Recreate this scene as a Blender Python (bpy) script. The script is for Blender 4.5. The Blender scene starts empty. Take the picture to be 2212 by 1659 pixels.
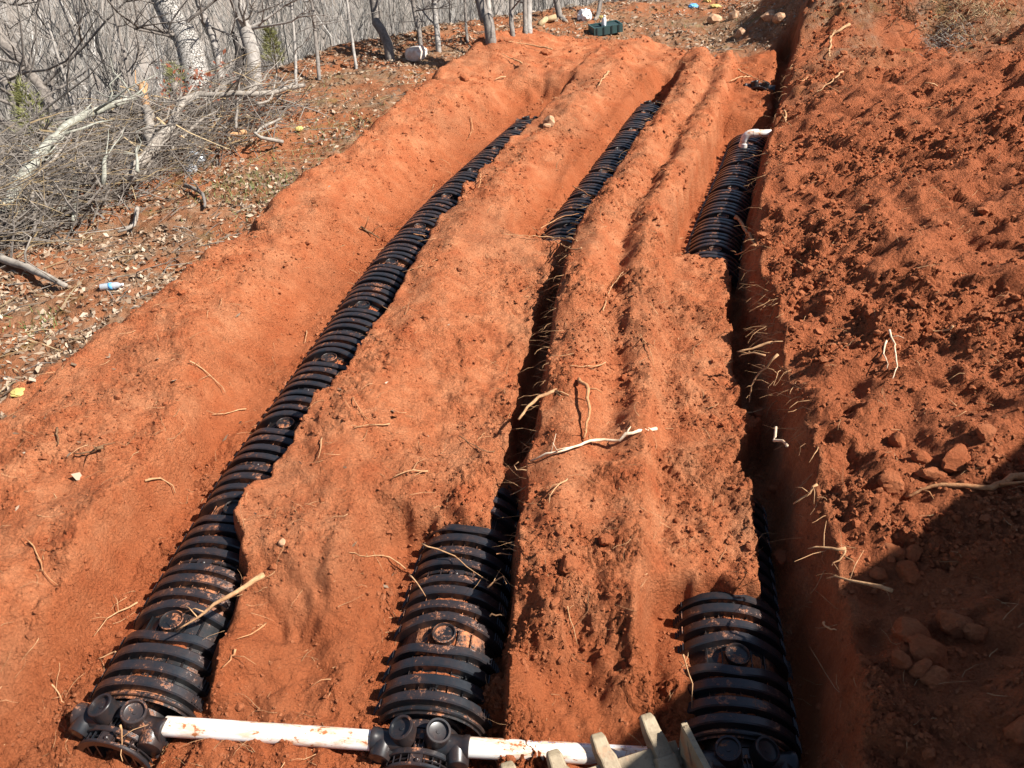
import bpy, bmesh, math, random
import numpy as np
from mathutils import Vector, Matrix
R = math.radians
rng = np.random.default_rng(7)
random.seed(7)
scene = bpy.context.scene
COL = scene.collection

# ------------------------------------------------------------------ camera, sky, sun, exposure
FPX, CX, CY = 1662.0, 1106.0, 829.5           # focal length and centre on a 2212 x 1659 picture
CAM_H = 3.9
PITCH, YAW = R(36.0), R(4.3)
FW = np.array([-math.sin(YAW)*math.cos(PITCH), math.cos(YAW)*math.cos(PITCH), -math.sin(PITCH)])
RT = np.array([math.cos(YAW), math.sin(YAW), 0.0])
UP = np.cross(RT, FW)
CAM = np.array([0.0, 0.0, CAM_H])
cam_d = bpy.data.cameras.new('camera'); cam = bpy.data.objects.new('camera', cam_d); COL.objects.link(cam)
cam_d.sensor_fit = 'HORIZONTAL'; cam_d.sensor_width = 36.0; cam_d.lens = FPX*36.0/2212.0
cam_d.clip_start = 0.05; cam_d.clip_end = 1000
cam.matrix_world = Matrix(((RT[0], UP[0], -FW[0], 0), (RT[1], UP[1], -FW[1], 0), (RT[2], UP[2], -FW[2], CAM_H), (0, 0, 0, 1)))
scene.camera = cam

SUN_AZ, SUN_EL = R(-6.0), R(48.0)              # azimuth from +X towards +Y
world = bpy.data.worlds.new('World'); scene.world = world; world.use_nodes = True
wn = world.node_tree.nodes; wl = world.node_tree.links
sky = wn.new('ShaderNodeTexSky'); sky.sky_type = 'NISHITA'; sky.sun_disc = False
sky.sun_elevation = SUN_EL; sky.sun_rotation = R(90.0) - SUN_AZ
wn['Background'].inputs['Strength'].default_value = 0.05
wl.new(sky.outputs['Color'], wn['Background'].inputs['Color'])
sun_d = bpy.data.lights.new('sun', 'SUN'); sun_d.energy = 5.0; sun_d.angle = R(0.5); sun_d.color = (1.0, 0.95, 0.87)
sun = bpy.data.objects.new('sun', sun_d); COL.objects.link(sun)
SD = Vector((math.cos(SUN_AZ)*math.cos(SUN_EL), math.sin(SUN_AZ)*math.cos(SUN_EL), math.sin(SUN_EL)))
sun.rotation_euler = SD.to_track_quat('Z', 'Y').to_euler(); sun.location = (6, -3, 9)
scene.view_settings.view_transform = 'Standard'; scene.view_settings.look = 'None'
scene.view_settings.exposure = 1.08; scene.view_settings.gamma = 1.0; scene.view_settings.use_curve_mapping = False

# ------------------------------------------------------------------ numpy noise
def _hash(ix, iy, seed):
    h = (ix.astype(np.int64)*374761393 + iy.astype(np.int64)*668265263 + seed*974634777) & 0xffffffff
    h = ((h ^ (h >> 13))*1274126177) & 0xffffffff
    h = ((h ^ (h >> 16))*2246822519) & 0xffffffff
    return (h ^ (h >> 15)) & 0xffffffff
def _rnd(ix, iy, seed): return _hash(ix, iy, seed)/4294967296.0
def noise(x, y, seed=0):
    ix = np.floor(x); iy = np.floor(y); fx = x-ix; fy = y-iy
    ix = ix.astype(np.int64); iy = iy.astype(np.int64)
    u = fx*fx*fx*(fx*(fx*6-15)+10); v = fy*fy*fy*(fy*(fy*6-15)+10)
    def g(ox, oy):
        a = _rnd(ix+ox, iy+oy, seed)*6.2831853
        return np.cos(a)*(fx-ox)+np.sin(a)*(fy-oy)
    a = g(0, 0); b = g(1, 0); c = g(0, 1); d = g(1, 1)
    return ((a+(b-a)*u)+((c+(d-c)*u)-(a+(b-a)*u))*v)*1.5
def fbm(x, y, oct=4, seed=0, gain=0.5):
    s = 0; a = 1.0
    for o in range(oct):
        s = s+a*noise(x*2**o+o*13.7, y*2**o-o*7.3, seed+o*31); a *= gain
    return s
def clods(x, y, seed, dens=0.6):
    """rounded lumps, one per random cell: 0 to 1"""
    ix = np.floor(x).astype(np.int64); iy = np.floor(y).astype(np.int64)
    best = np.zeros_like(x)
    for ox in (-1, 0, 1):
        for oy in (-1, 0, 1):
            cx = ix+ox; cy = iy+oy
            px = cx+_rnd(cx, cy, seed); py = cy+_rnd(cx, cy, seed+1)
            r = 0.25+0.6*_rnd(cx, cy, seed+2)**2; on = _rnd(cx, cy, seed+3) < dens
            an = 6.28*_rnd(cx, cy, seed+4); el = 0.7+0.6*_rnd(cx, cy, seed+5)
            dx = x-px; dy = y-py
            qx = (dx*np.cos(an)+dy*np.sin(an))*el; qy = (-dx*np.sin(an)+dy*np.cos(an))/el
            d2 = (qx*qx+qy*qy)/(r*r)
            h = np.where(on, r*np.sqrt(np.clip(1-d2, 0, 1)), 0)
            best = np.maximum(best, h)
    return best
def sst(a, b, x):
    t = np.clip((x-a)/(b-a), 0, 1); return t*t*(3-2*t)

# ------------------------------------------------------------------ pixel to place (the photo measured on a 2212 wide copy)
def ray(u, v):
    return FW+RT*(u-CX)/FPX-UP*(v-CY)/FPX
def un(u, v, z):
    d = ray(u, v); return CAM+d*((z-CAM_H)/d[2])
def poly(pts, z):
    P = np.array([un(u, v, z) for u, v in pts]); o = np.argsort(P[:, 1]); return P[o, 1], P[o, 0]

# centrelines of the three trenches, x as a function of y (chamber crest height)
ZC = 0.31
C1 = poly([(262, 1530), (318, 1440), (402, 1290), (466, 1150), (553, 1000), (618, 900), (697, 800), (755, 700), (815, 600), (893, 500), (983, 400), (1093, 300), (1162, 240)], ZC)
C2 = poly([(918, 1560), (950, 1390), (983, 1250), (1000, 1150), (1215, 515), (1245, 450), (1318, 350), (1388, 250), (1418, 210)], ZC)
C3 = poly([(1617, 1620), (1597, 1420), (1577, 1290), (1535, 550), (1566, 450), (1606, 350), (1622, 305), (1640, 190)], ZC)
def smooth_line(L):
    y = np.linspace(L[0][0], L[0][-1], 160); x = np.interp(y, L[0], L[1])
    k = np.ones(21)/21; xp = np.pad(x, 10, mode='reflect', reflect_type='odd'); return y, np.convolve(xp, k, 'valid')
C1, C2, C3 = smooth_line(C1), smooth_line(C2), smooth_line(C3)
def ext(L, y):
    x = np.interp(y, L[0], L[1])
    s0 = (L[1][8]-L[1][0])/(L[0][8]-L[0][0]); s1 = (L[1][-1]-L[1][-9])/(L[0][-1]-L[0][-9])
    return x+np.where(y < L[0][0], (y-L[0][0])*s0, 0)+np.where(y > L[0][-1], (y-L[0][-1])*s1, 0)
W2 = poly([(1105, 1490), (1105, 1300), (1118, 1150), (1133, 1000), (1168, 860), (1192, 690), (1215, 600), (1240, 500), (1275, 450), (1345, 350), (1425, 240), (1475, 150)], 0.52)   # top of right wall, trench 2
W3 = poly([(1845, 1659), (1833, 1440), (1826, 1320), (1816, 1272), (1804, 1216), (1788, 1172), (1768, 1106), (1748, 1036), (1742, 986), (1728, 920), (1715, 853), (1690, 786), (1675, 720), (1662, 636), (1635, 553),
           (1632, 470), (1640, 400), (1652, 330), (1668, 250), (1695, 200), (1705, 140), (1720, 93)], 0.72)
G2 = poly([(1098, 1490), (1075, 1140), (1090, 1060), (1112, 1000), (1135, 850), (1160, 720), (1190, 640), (1222, 540), (1262, 450)], 0.37)
G3 = poly([(1690, 1500), (1665, 1222), (1650, 1122), (1645, 1086), (1636, 1036), (1612, 996), (1640, 953), (1660, 906), (1610, 870), (1622, 820), (1603, 736), (1585, 686), (1600, 603), (1590, 553), (1612, 450)], 0.38)
E1 = poly([(440, 1480), (470, 1400), (500, 1300), (525, 1230), (522, 1150), (540, 1100), (590, 1050), (605, 1000), (625, 960), (680, 900), (715, 850), (755, 800), (790, 730), (810, 700), (845, 640), (885, 570), (930, 490), (965, 470), (985, 420), (1030, 375), (1075, 330), (1115, 300), (1140, 280), (1180, 240)], 0.33)
EDGE = (np.array([0, 3.0, 4.35, 5.2, 6.9, 8.7, 9.4, 12.2, 15.5, 16.9, 18.0, 30]), np.array([-4.8, -4.5, -4.27, -4.19, -3.75, -3.5, -3.2, -2.8, -2.3, -1.7, -1.0, 3]))
TREE = (np.array([-60, -15, -10, -8.2, -6.8, -5.2, -2.8, 0, 3, 7, 12, 60]), np.array([-40, 3.2, 7.6, 11, 14.3, 17.6, 19.8, 21.4, 22.6, 23.8, 25, 36]))

ELY = float(un(1606, 312, 0.34)[1])
def base_height(x, y):
    """large shapes of the ground; returns height and material masks (litter, brown, slope)"""
    nA = fbm(x*0.9, y*0.9, 3, 5); nB = fbm(x*3.1, y*3.1, 3, 11); nC = fbm(x*9, y*9, 2, 17)
    jit = 0.06*nB+0.02*nC
    c1 = ext(C1, y); c2 = ext(C2, y); c3 = ext(C3, y)
    w2 = ext(W2, y); w3 = ext(W3, y)
    s1 = x-c1+jit*0.6; s2 = x-c2+jit*0.6; s3 = x-c3+jit*0.6
    xe = np.interp(y, *EDGE)
    # natural ground outside the dig
    out = xe-x
    D = 0.75*(y-np.interp(x, *TREE))
    nat = 0.12-0.05*np.clip(out, 0, 20)+0.07*nA+0.03*nB
    nat = np.where(y > 16, nat+0.02*(y-16), nat)
    Dp = np.clip(D, 0, None)
    drop = -0.46*np.minimum(Dp, 38)-0.15*np.clip(Dp-38, 0, 12)+0.42*np.clip(Dp-52, 0, 220)
    nat = nat+drop+np.where(Dp > 3, np.minimum(Dp-3, 20)*0.09*fbm(x*0.09, y*0.09, 3, 40), 0)
    # left berm
    t = np.clip((x-xe)/np.maximum((c1-0.62)-xe, 0.3), 0, 1)
    bh = 0.12+sst(0, 0.30, t)*(0.40+0.004*np.clip(y-5, 0, 8))-0.10*sst(0.35, 1, t)*sst(3.5, 6, y)
    bh = bh+0.07*nA+0.03*nB
    bh = bh+0.12*np.exp(-(((x+1.35)/1.0)**2+((y-15.6)/1.3)**2))
    bh = bh+0.12*np.exp(-(((x+2.4)/0.9)**2+((y-12.6)/1.6)**2))
    # ridges
    ux2 = x-c1-0.28; r12 = 0.46+0.08*np.exp(-((ux2-0.38)/0.22)**2)*sst(3.2, 4.5, y)+0.05*nA+0.03*nB+0.03*np.clip(y-6, 0, 7)/7+0.18*np.exp(-(((x-0.1)/0.9)**2+((y-14.6)/1.2)**2))
    v2 = x-w2; r23 = 0.53+0.09*np.exp(-((v2-0.22+0.05*nA)/0.15)**2)-0.07*np.exp(-((v2-0.50+0.06*nA)/0.10)**2)*sst(3.4, 4.4, y)+0.05*np.exp(-((v2-0.72)/0.12)**2)+0.05*nA+0.03*nB+0.05*sst(3, 6, y)
    # right bank
    dw = np.clip(x-w3, 0, None)
    ya = 11.3+0.42*(x-4.2)
    bankA = 0.70+0.27*np.minimum(dw, 3.5)+0.12*np.clip(dw-3.5, 0, 6)+0.07*nA+0.06*nB
    bankA = bankA*(1-sst(12.8, 16.0, y))+(0.42+0.06*nA+0.05*nB)*sst(12.8, 16.0, y)
    bankA = bankA-0.45*sst(0.0, 1.0, y-ya)*sst(0.8, 2.5, dw)
    bankB = 2.0*np.exp(-(((x-7.6)/3.2)**2+((y-18.3)/2.6)**2))+0.7*np.exp(-(((x-5.2)/1.2)**2+((y-17.6)/1.5)**2))
    bank = bankA*(1-sst(15.5, 20, y))+(0.35+0.06*nA)*sst(15.5, 20, y)
    bank = np.where(y > ya, bank+bankB, bank+bankB*sst(1.5, 0, ya-y))
    # top surface, left to right
    m12 = sst(-0.1, 0.1, x-c1-0.1); m23 = sst(-0.05, 0.05, x-c2-0.1); m3b = sst(-0.05, 0.05, x-c3-0.1)
    top = bh*(1-m12)+r12*m12; top = top*(1-m23)+r23*m23; top = top*(1-m3b)+bank*m3b; top = top-0.42*np.exp(-((y-ELY-0.02)/0.13)**2)*np.exp(-np.clip(x-w3, 0, None)**2/0.22**2)*m3b
    # trench 1
    near1 = 1-sst(3.8, 5.2, y)
    lft = sst(-0.66-0.5*(1-near1), -0.50+0.08*(1-near1), s1)
    e1 = np.clip(np.interp(y, *E1)-c1+0.03*noise(y*6.1, 0*y+2.5, 29)+0.045*noise(y*2.7, 0*y+7.5, 37)-0.01, 0.08, 0.40)
    rgt = 1-sst(e1-0.02, e1+0.06+0.15*(1-sst(2.4, 2.9, y)), x-c1+jit*0.4+0.05*(1-sst(3.0, 4.4, y))-0.07*sst(4.2, 6.5, y))
    f1 = 0.085+0.02*(1-near1)+0.02*nB+0.01*nC
    end1 = 1-sst(13.1, 13.5, y+0.1*nB); beyond1 = sst(12.5, 12.8, y)
    m1 = lft*rgt*end1
    f1 = f1+beyond1*0.05
    z = top*(1-m1)+f1*m1
    # trench 2
    lft = sst(-0.75, -0.42, s2)
    w2j = w2+jit*0.45
    rgt = 1-sst(-0.05, 0.03, x-w2j)
    buried2 = sst(3.28, 3.5, y+0.08*nB)*(1-sst(7.5, 7.7, y+0.08*nB))
    g2 = np.interp(y, *G2)-0.04+jit*0.6
    gap2 = sst(-0.04, 0.02, x-g2)*(1-sst(6.9, 7.6, y))
    f2 = 0.02+0.075*sst(0.1, 0.25, -s2)+0.015*nB+(0.05+0.25*sst(0.12, 0.40, -s2))*sst(7.9, 9.5, y)
    covered = 0.355+0.03*nA+0.045*nB+0.02*nC-0.06*gap2+0.05*sst(0.2, 0.5, -s2)
    gapz = 0.06+0.22*sst(5.6, 6.8, y)+0.30*np.exp(-((y-3.9)/0.13)**2)
    cov = covered*(1-gap2)+gapz*gap2
    f2 = f2*(1-buried2)+cov*buried2
    f2 = f2+sst(13.5, 13.8, y)*0.1
    m2 = lft*rgt*(1-sst(14.2, 14.6, y+0.1*nB))
    ridge_side = sst(0.16, 0.30, s2)*sst(8.4, 9.4, y)
    m2 = m2*(1-0.85*ridge_side)
    z = z*(1-m2)+f2*m2
    # trench 3
    lft = sst(-0.56, -0.40, s3)
    w3j = w3+jit*0.5
    rgt = 1-sst(-0.09, 0.04, x-w3j)
    buried3 = sst(2.88, 3.05, y+0.06*nB)*(1-sst(7.1, 7.25, y+0.06*nB))
    far3 = sst(11.5, 11.9, y)
    g3 = np.interp(y, *G3)-0.05+jit*0.8
    gap3 = sst(-0.05, 0.03, x-g3)
    cov = (0.40+0.03*nA+0.035*nB)*(1-gap3)+(0.05+0.05*nC)*gap3
    f3 = 0.02+0.075*sst(0.1, 0.25, -s3)+0.015*nB
    f3 = f3*(1-buried3)+cov*buried3
    f3 = f3*(1-far3)+(0.40+0.04*nA+0.05*nB-0.3*sst(0.2, 0.32, s3))*far3
    m3 = lft*rgt*(1-sst(16.2, 16.8, y+0.1*nB))
    z = z*(1-m3)+f3*m3
    # header cut across the near end of the three trenches
    hd = (1-sst(2.38, 2.95, y+0.09*nB+0.10*np.cos(x*2.2)))*sst(-3.05, -2.55, x)*(1-sst(-0.10, 0.04, x-w3j))
    hz = 0.165+0.02*nA+0.035*nB+0.02*nC
    hz = hz-0.12*(1-sst(0.17, 0.26, np.abs(x-c1)))*(1-sst(1.85, 2.0, y)*0)-0.05*np.exp(-((x-c2)/0.2)**2)-0.12*sst(1.0, 1.2, x)+0.02*nC*np.exp(-((y-1.97)/0.15)**2)
    hz = hz+0.13*np.exp(-((np.abs(x-c2)-0.36)/0.09)**2)*sst(2.1, 2.22, y)*(1-sst(2.3, 2.55, y))+0.09*np.exp(-((x-c1-0.36)/0.10)**2)*sst(2.1, 2.25, y)
    hz = np.where((np.abs(y-2.02) < 0.13) & (x > -1.75) & (x < 0.8), np.minimum(hz, 0.182), hz)
    z = np.where(z > hz, z*(1-hd)+hz*hd, z)
    # spilled heaps beside near chambers
    def heap(cx, cy, rx, ry, h):
        return h*np.exp(-(((x-cx)/rx)**2+((y-cy)/ry)**2))
    z = z+heap(-1.62, 2.42, 0.2, 0.16, 0.13)+heap(-0.22, 2.33, 0.16, 0.15, 0.22)+heap(0.72, 2.42, 0.13, 0.3, 0.12)
    # dig or natural
    dig = sst(-0.12, 0.25, x-xe+0.35*nB+0.2*nA)*(1-sst(16.3, 17.3, y+0.6*nA+1.5*np.exp(-((x-2.7)/1.0)**2)-0.12*np.clip(x-3.8, 0, 4)-0.5*np.exp(-((x+1.4)/1.0)**2)))
    heapR = sst(0.25, 0.6, bankB)*(x > 3)
    dig = np.maximum(dig, heapR*sst(0.0, 0.4, dw))
    z = z*dig+np.where(x > 3, nat+bankB*(1-sst(1.0, 3.0, D))*sst(2.6, 4.6, x), nat)*(1-dig)
    slope = sst(-0.02, 0.12, x-w3)*dig
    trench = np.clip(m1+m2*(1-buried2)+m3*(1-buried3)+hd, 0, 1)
    litter = 1-dig
    return z, litter, slope, trench, D, (c1, c2, c3, w3, nA, nB)

def height(x, y):
    x = np.asarray(x, float); y = np.asarray(y, float)
    z, litter, slope, trench, D, (c1, c2, c3, w3, nA, nB) = base_height(x, y)
    near = 1-sst(22, 40, y)
    ridge = sst(-0.25, 0.1, x-c2)*(1-slope)*(1-litter)
    rough = 0.42+0.40*ridge+1.1*slope+0.25*sst(0.1, 0.5, nA)
    rough = rough*(1-0.35*trench)*(1-0.6*litter)
    patch = sst(-0.3, 0.45, fbm(x*0.75+3, y*0.9, 3, 61, 0.6))
    rough = rough*(0.25+1.05*patch)
    n1 = noise(x*19, y*19, 201); n2 = noise(x*19+50, y*19, 203); n3 = noise(x*51, y*51, 205)
    wx = x+0.016*n1+0.006*n3; wy = y+0.016*n2-0.006*n3
    d = 0.035*clods(wx*3.2+0.3*nB, wy*3.2, 101, 0.40)*np.clip(slope, 0, 1)
    d = d+rough*((0.026-0.010*slope)*clods(wx*8.1+nB*0.5, wy*8.1, 103, 0.4)+0.018*clods(wx*16.3, wy*16.3+nB, 107, 0.65)+0.013*clods(wx*33, wy*33, 109, 0.75))
    d = d+0.017*fbm(x*6, y*6, 3, 71)*(0.5+rough)+0.011*(0.15+rough)*fbm(wx*23, wy*23, 2, 73)
    st = fbm(x*2.1+0.5*y+4, y*3.1, 3, 83)
    d = d-sst(0.38, 0.62, st)*(0.014+0.05*slope)*(1-litter)
    # overturned flakes: small one-sided steps, and thin cracks
    q = fbm(x*2.7+9, y*4.2, 3, 91); ph = (q*7.0) % 1.0
    d = d+0.024*sst(0.0, 0.92, ph)*(1-sst(0.92, 1.0, ph))*(1-litter)*(0.6+0.7*ridge)*sst(-0.1, 0.3, nA+0.3*nB)
    fr = fbm(x*1.1-y*1.6, x*0.35+y*0.3, 3, 141); d = d+slope*0.07*fr+slope*0.05*sst(0.15, 0.5, fbm(x*0.9+7, y*0.8, 3, 143))
    cr = np.abs(fbm(x*1.9+0.6*nB, y*2.6, 3, 95)); d = d-0.03*(1-sst(0.0, 0.03, cr))*(1-litter)*(1-slope)*sst(0, .4, nA+.15)
    d = d+litter*0.02*fbm(x*11, y*11, 3, 97)
    return z+d*near

def hit(u, v, lift=0.0):
    d = ray(u, v); t = np.concatenate([np.linspace(1.5, 30, 1400), np.linspace(30, 260, 900)])
    P = CAM[None]+d[None]*t[:, None]; z = base_height(P[:, 0], P[:, 1])[0]
    k = np.argmax(P[:, 2] < z)
    if k == 0: k = len(t)-1
    p = P[k].copy(); p[2] = float(height(p[0:1], p[1:2])[0])+lift
    return p
def hz(x, y): return float(height(np.array([x]), np.array([y]))[0])

# ------------------------------------------------------------------ materials
def mat(name):
    m = bpy.data.materials.new(name); m.use_nodes = True
    return m, m.node_tree.nodes, m.node_tree.links, m.node_tree.nodes['Principled BSDF']
def nz(n, l, scale, detail=4, rough=0.55, coord=None, dist=0.0):
    t = n.new('ShaderNodeTexNoise'); t.inputs['Scale'].default_value = scale; t.inputs['Detail'].default_value = detail
    t.inputs['Roughness'].default_value = rough; t.inputs['Distortion'].default_value = dist
    if coord: l.new(coord, t.inputs['Vector'])
    return t.outputs['Fac']
def ramp(n, l, fac, stops):
    r = n.new('ShaderNodeValToRGB'); e = r.color_ramp.elements
    while len(e) < len(stops): e.new(0.5)
    for k, (p, c) in zip(e, stops): k.position = p; k.color = (*c, 1) if len(c) == 3 else c
    l.new(fac, r.inputs['Fac']); return r.outputs['Color']
def mix(n, l, fac, a, b, mode='MIX'):
    m = n.new('ShaderNodeMix'); m.data_type = 'RGBA'; m.blend_type = mode
    for s, i in ((fac, 0), (a, 6), (b, 7)):
        if isinstance(s, (float, int)): m.inputs[i].default_value = s
        elif isinstance(s, tuple): m.inputs[i].default_value = (*s, 1)
        else: l.new(s, m.inputs[i])
    return m.outputs[2]
def mth(n, l, op, a, b=None, clamp=False):
    m = n.new('ShaderNodeMath'); m.operation = op; m.use_clamp = clamp
    for s, i in ((a, 0), (b, 1)):
        if s is None: continue
        if isinstance(s, (float, int)): m.inputs[i].default_value = s
        else: l.new(s, m.inputs[i])
    return m.outputs[0]
def bump(n, l, h, strength, dist, bs, prev=None):
    b = n.new('ShaderNodeBump'); b.inputs['Strength'].default_value = strength; b.inputs['Distance'].default_value = dist
    l.new(h, b.inputs['Height'])
    if prev: l.new(prev, b.inputs['Normal'])
    l.new(b.outputs['Normal'], bs.inputs['Normal']); return b.outputs['Normal']
def pos(n): return n.new('ShaderNodeNewGeometry').outputs['Position']

CLAY_A, CLAY_B, CLAY_C, CLAY_D = (0.41, 0.135, 0.058), (0.49, 0.195, 0.094), (0.35, 0.094, 0.037), (0.30, 0.135, 0.07)
def clay_color(n, l, P):
    a = nz(n, l, 0.9, 5, 0.6, P); b = nz(n, l, 3.7, 6, 0.65, P); c = nz(n, l, 60, 3, 0.6, P); g = nz(n, l, 420, 2, 0.7, P)
    col = ramp(n, l, b, [(0.30, CLAY_C), (0.48, CLAY_A), (0.66, CLAY_B)])
    col = mix(n, l, ramp(n, l, a, [(0.50, (0, 0, 0)), (0.66, (0.42, 0.42, 0.42))]), col, CLAY_D)
    col = mix(n, l, 0.8, col, ramp(n, l, c, [(0.28, (0.36, 0.36, 0.36)), (0.72, (0.66, 0.65, 0.63))]), 'OVERLAY')
    col = mix(n, l, ramp(n, l, g, [(0.70, (0, 0, 0)), (0.78, (0.6, 0.6, 0.6))]), col, (0.55, 0.30, 0.17))
    return col, c, g
m_ground, n, l, b = mat('red_clay_ground')
P = pos(n); col, cN, gN = clay_color(n, l, P)
at = n.new('ShaderNodeAttribute'); at.attribute_name = 'zone'
sp = n.new('ShaderNodeSeparateColor'); l.new(at.outputs['Color'], sp.inputs['Color'])
slope_c = mix(n, l, nz(n, l, 2.2, 5, 0.6, P), (0.29, 0.078, 0.031), (0.43, 0.145, 0.064))
slope_c = mix(n, l, 0.45, slope_c, ramp(n, l, cN, [(0.3, (0.42, 0.42, 0.42)), (0.7, (0.62, 0.6, 0.58))]), 'OVERLAY')
col = mix(n, l, sp.outputs[1], col, slope_c)
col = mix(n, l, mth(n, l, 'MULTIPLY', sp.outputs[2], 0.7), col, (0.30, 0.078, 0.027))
lit = ramp(n, l, nz(n, l, 7, 6, 0.7, P), [(0.30, (0.14, 0.07, 0.035)), (0.46, (0.25, 0.125, 0.065)), (0.60, (0.29, 0.19, 0.12)), (0.75, (0.38, 0.30, 0.22))])
lit = mix(n, l, ramp(n, l, nz(n, l, 0.55, 4, 0.6, P), [(0.43, (0, 0, 0)), (0.55, (0.9, 0.9, 0.9))]), lit, (0.34, 0.125, 0.055))
lit = mix(n, l, ramp(n, l, nz(n, l, 1.3, 5, 0.6, P), [(0.60, (0, 0, 0)), (0.72, (0.6, 0.6, 0.6))]), lit, (0.10, 0.12, 0.03))
col = mix(n, l, sp.outputs[0], col, lit)
l.new(col, b.inputs['Base Color']); b.inputs['Roughness'].default_value = 0.93; b.inputs['Specular IOR Level'].default_value = 0.12
gv = n.new('ShaderNodeTexVoronoi'); gv.inputs['Scale'].default_value = 48; gv.inputs['Randomness'].default_value = 1.0
wq = n.new('ShaderNodeVectorMath'); wq.operation = 'MULTIPLY_ADD'; wz = n.new('ShaderNodeTexNoise'); wz.inputs['Scale'].default_value = 40; wz.inputs['Detail'].default_value = 3; l.new(P, wz.inputs['Vector'])
l.new(wz.outputs['Color'], wq.inputs[0]); wq.inputs[1].default_value = (0.03, 0.03, 0.03); l.new(P, wq.inputs[2]); l.new(wq.outputs[0], gv.inputs['Vector'])
rg = ramp(n, l, nz(n, l, 1.6, 3, 0.6, P), [(0.35, (0.25, 0.25, 0.25)), (0.65, (1, 1, 1))])
rgm = mix(n, l, sp.outputs[1], rg, (1.0, 1.0, 1.0))
hgt = mth(n, l, 'MULTIPLY', mth(n, l, 'SUBTRACT', 1.0, gv.outputs['Distance']), rgm)
nn = bump(n, l, nz(n, l, 24, 9, 0.78, P), 1.0, 0.03, b)
nn = bump(n, l, hgt, 1.0, 0.022, b, nn)
fl = mth(n, l, 'FRACT', mth(n, l, 'MULTIPLY', nz(n, l, 2.6, 5, 0.62, P, 0.4), 16.0))
nn = bump(n, l, mth(n, l, 'MULTIPLY', fl, rg), 0.7, 0.008, b, nn)
bump(n, l, nz(n, l, 130, 4, 0.75, P), 1.0, 0.008, b, nn)
m_floor, n, l, b = mat('forest_floor')
P = pos(n); col = ramp(n, l, nz(n, l, 1.1, 8, 0.75, P), [(0.3, (0.13, 0.105, 0.085)), (0.5, (0.21, 0.18, 0.155)), (0.72, (0.29, 0.26, 0.235))])
l.new(col, b.inputs['Base Color']); b.inputs['Roughness'].default_value = 0.95
m_clod, n, l, b = mat('red_clay_clod')
P = pos(n); col, cN, gN = clay_color(n, l, P)
col = mix(n, l, 0.35, col, (0.30, 0.085, 0.035))
l.new(col, b.inputs['Base Color']); b.inputs['Roughness'].default_value = 0.95; b.inputs['Specular IOR Level'].default_value = 0.1
bump(n, l, nz(n, l, 60, 6, 0.78, P), 1.0, 0.025, b)
def plastic(name, base, dirt_lo, dirt_hi, rough=0.36):
    m, n, l, b = mat(name); g = n.new('ShaderNodeNewGeometry'); s = n.new('ShaderNodeSeparateXYZ'); l.new(g.outputs['Normal'], s.inputs[0])
    P = g.outputs['Position']
    up = ramp(n, l, s.outputs[2], [(0.55, (0, 0, 0)), (0.93, (1, 1, 1))])
    a = nz(n, l, 5.5, 6, 0.75, P); c = nz(n, l, 45, 4, 0.7, P)
    f = mth(n, l, 'ADD', mth(n, l, 'MULTIPLY', a, 0.65), mth(n, l, 'MULTIPLY', c, 0.35))
    d = ramp(n, l, f, [(dirt_lo, (0, 0, 0)), (dirt_hi, (1, 1, 1))])
    fac = mth(n, l, 'MULTIPLY', up, d, True)
    film = mix(n, l, mth(n, l, 'MULTIPLY', ramp(n, l, a, [(0.4, (0, 0, 0)), (0.7, (1, 1, 1))]), 0.22), base, (0.16, 0.065, 0.03))
    col = mix(n, l, fac, film, mix(n, l, c, (0.38, 0.12, 0.045), (0.50, 0.20, 0.09)))
    l.new(col, b.inputs['Base Color'])
    l.new(mth(n, l, 'ADD', mth(n, l, 'MULTIPLY', fac, 0.5), mth(n, l, 'ADD', mth(n, l, 'MULTIPLY', c, 0.2), rough-0.1), True), b.inputs['Roughness'])
    bump(n, l, mth(n, l, 'MULTIPLY', fac, c), 0.6, 0.01, b)
    return m
m_black = plastic('black_plastic', (0.013, 0.015, 0.019), 0.55, 0.66, 0.31)
m_valley = plastic('black_plastic_with_dirt', (0.010, 0.011, 0.013), 0.50, 0.60)
m_cap = plastic('black_plastic_cap', (0.013, 0.014, 0.017), 0.57, 0.66, 0.34)
m_pvc, n, l, b = mat('white_pvc')
g = n.new('ShaderNodeNewGeometry'); s = n.new('ShaderNodeSeparateXYZ'); l.new(g.outputs['Normal'], s.inputs[0]); P = g.outputs['Position']
st = n.new('ShaderNodeMapping'); st.inputs['Scale'].default_value = (2.2, 9, 9); l.new(P, st.inputs['Vector'])
a = nz(n, l, 2.4, 6, 0.7, st.outputs['Vector']); c = nz(n, l, 30, 4, 0.7, P)
col = mix(n, l, ramp(n, l, a, [(0.44, (0, 0, 0)), (0.58, (0.75, 0.75, 0.75))]), (0.76, 0.75, 0.73), (0.60, 0.38, 0.22))
col = mix(n, l, ramp(n, l, mth(n, l, 'ADD', mth(n, l, 'MULTIPLY', a, 0.5), mth(n, l, 'MULTIPLY', c, 0.5)), [(0.56, (0, 0, 0)), (0.60, (1, 1, 1))]), col, (0.36, 0.13, 0.05))
l.new(col, b.inputs['Base Color']); b.inputs['Roughness'].default_value = 0.3
m_print, n, l, b = mat('blue_print'); b.inputs['Base Color'].default_value = (0.25, 0.33, 0.55, 1); b.inputs['Roughness'].default_value = 0.5
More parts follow.
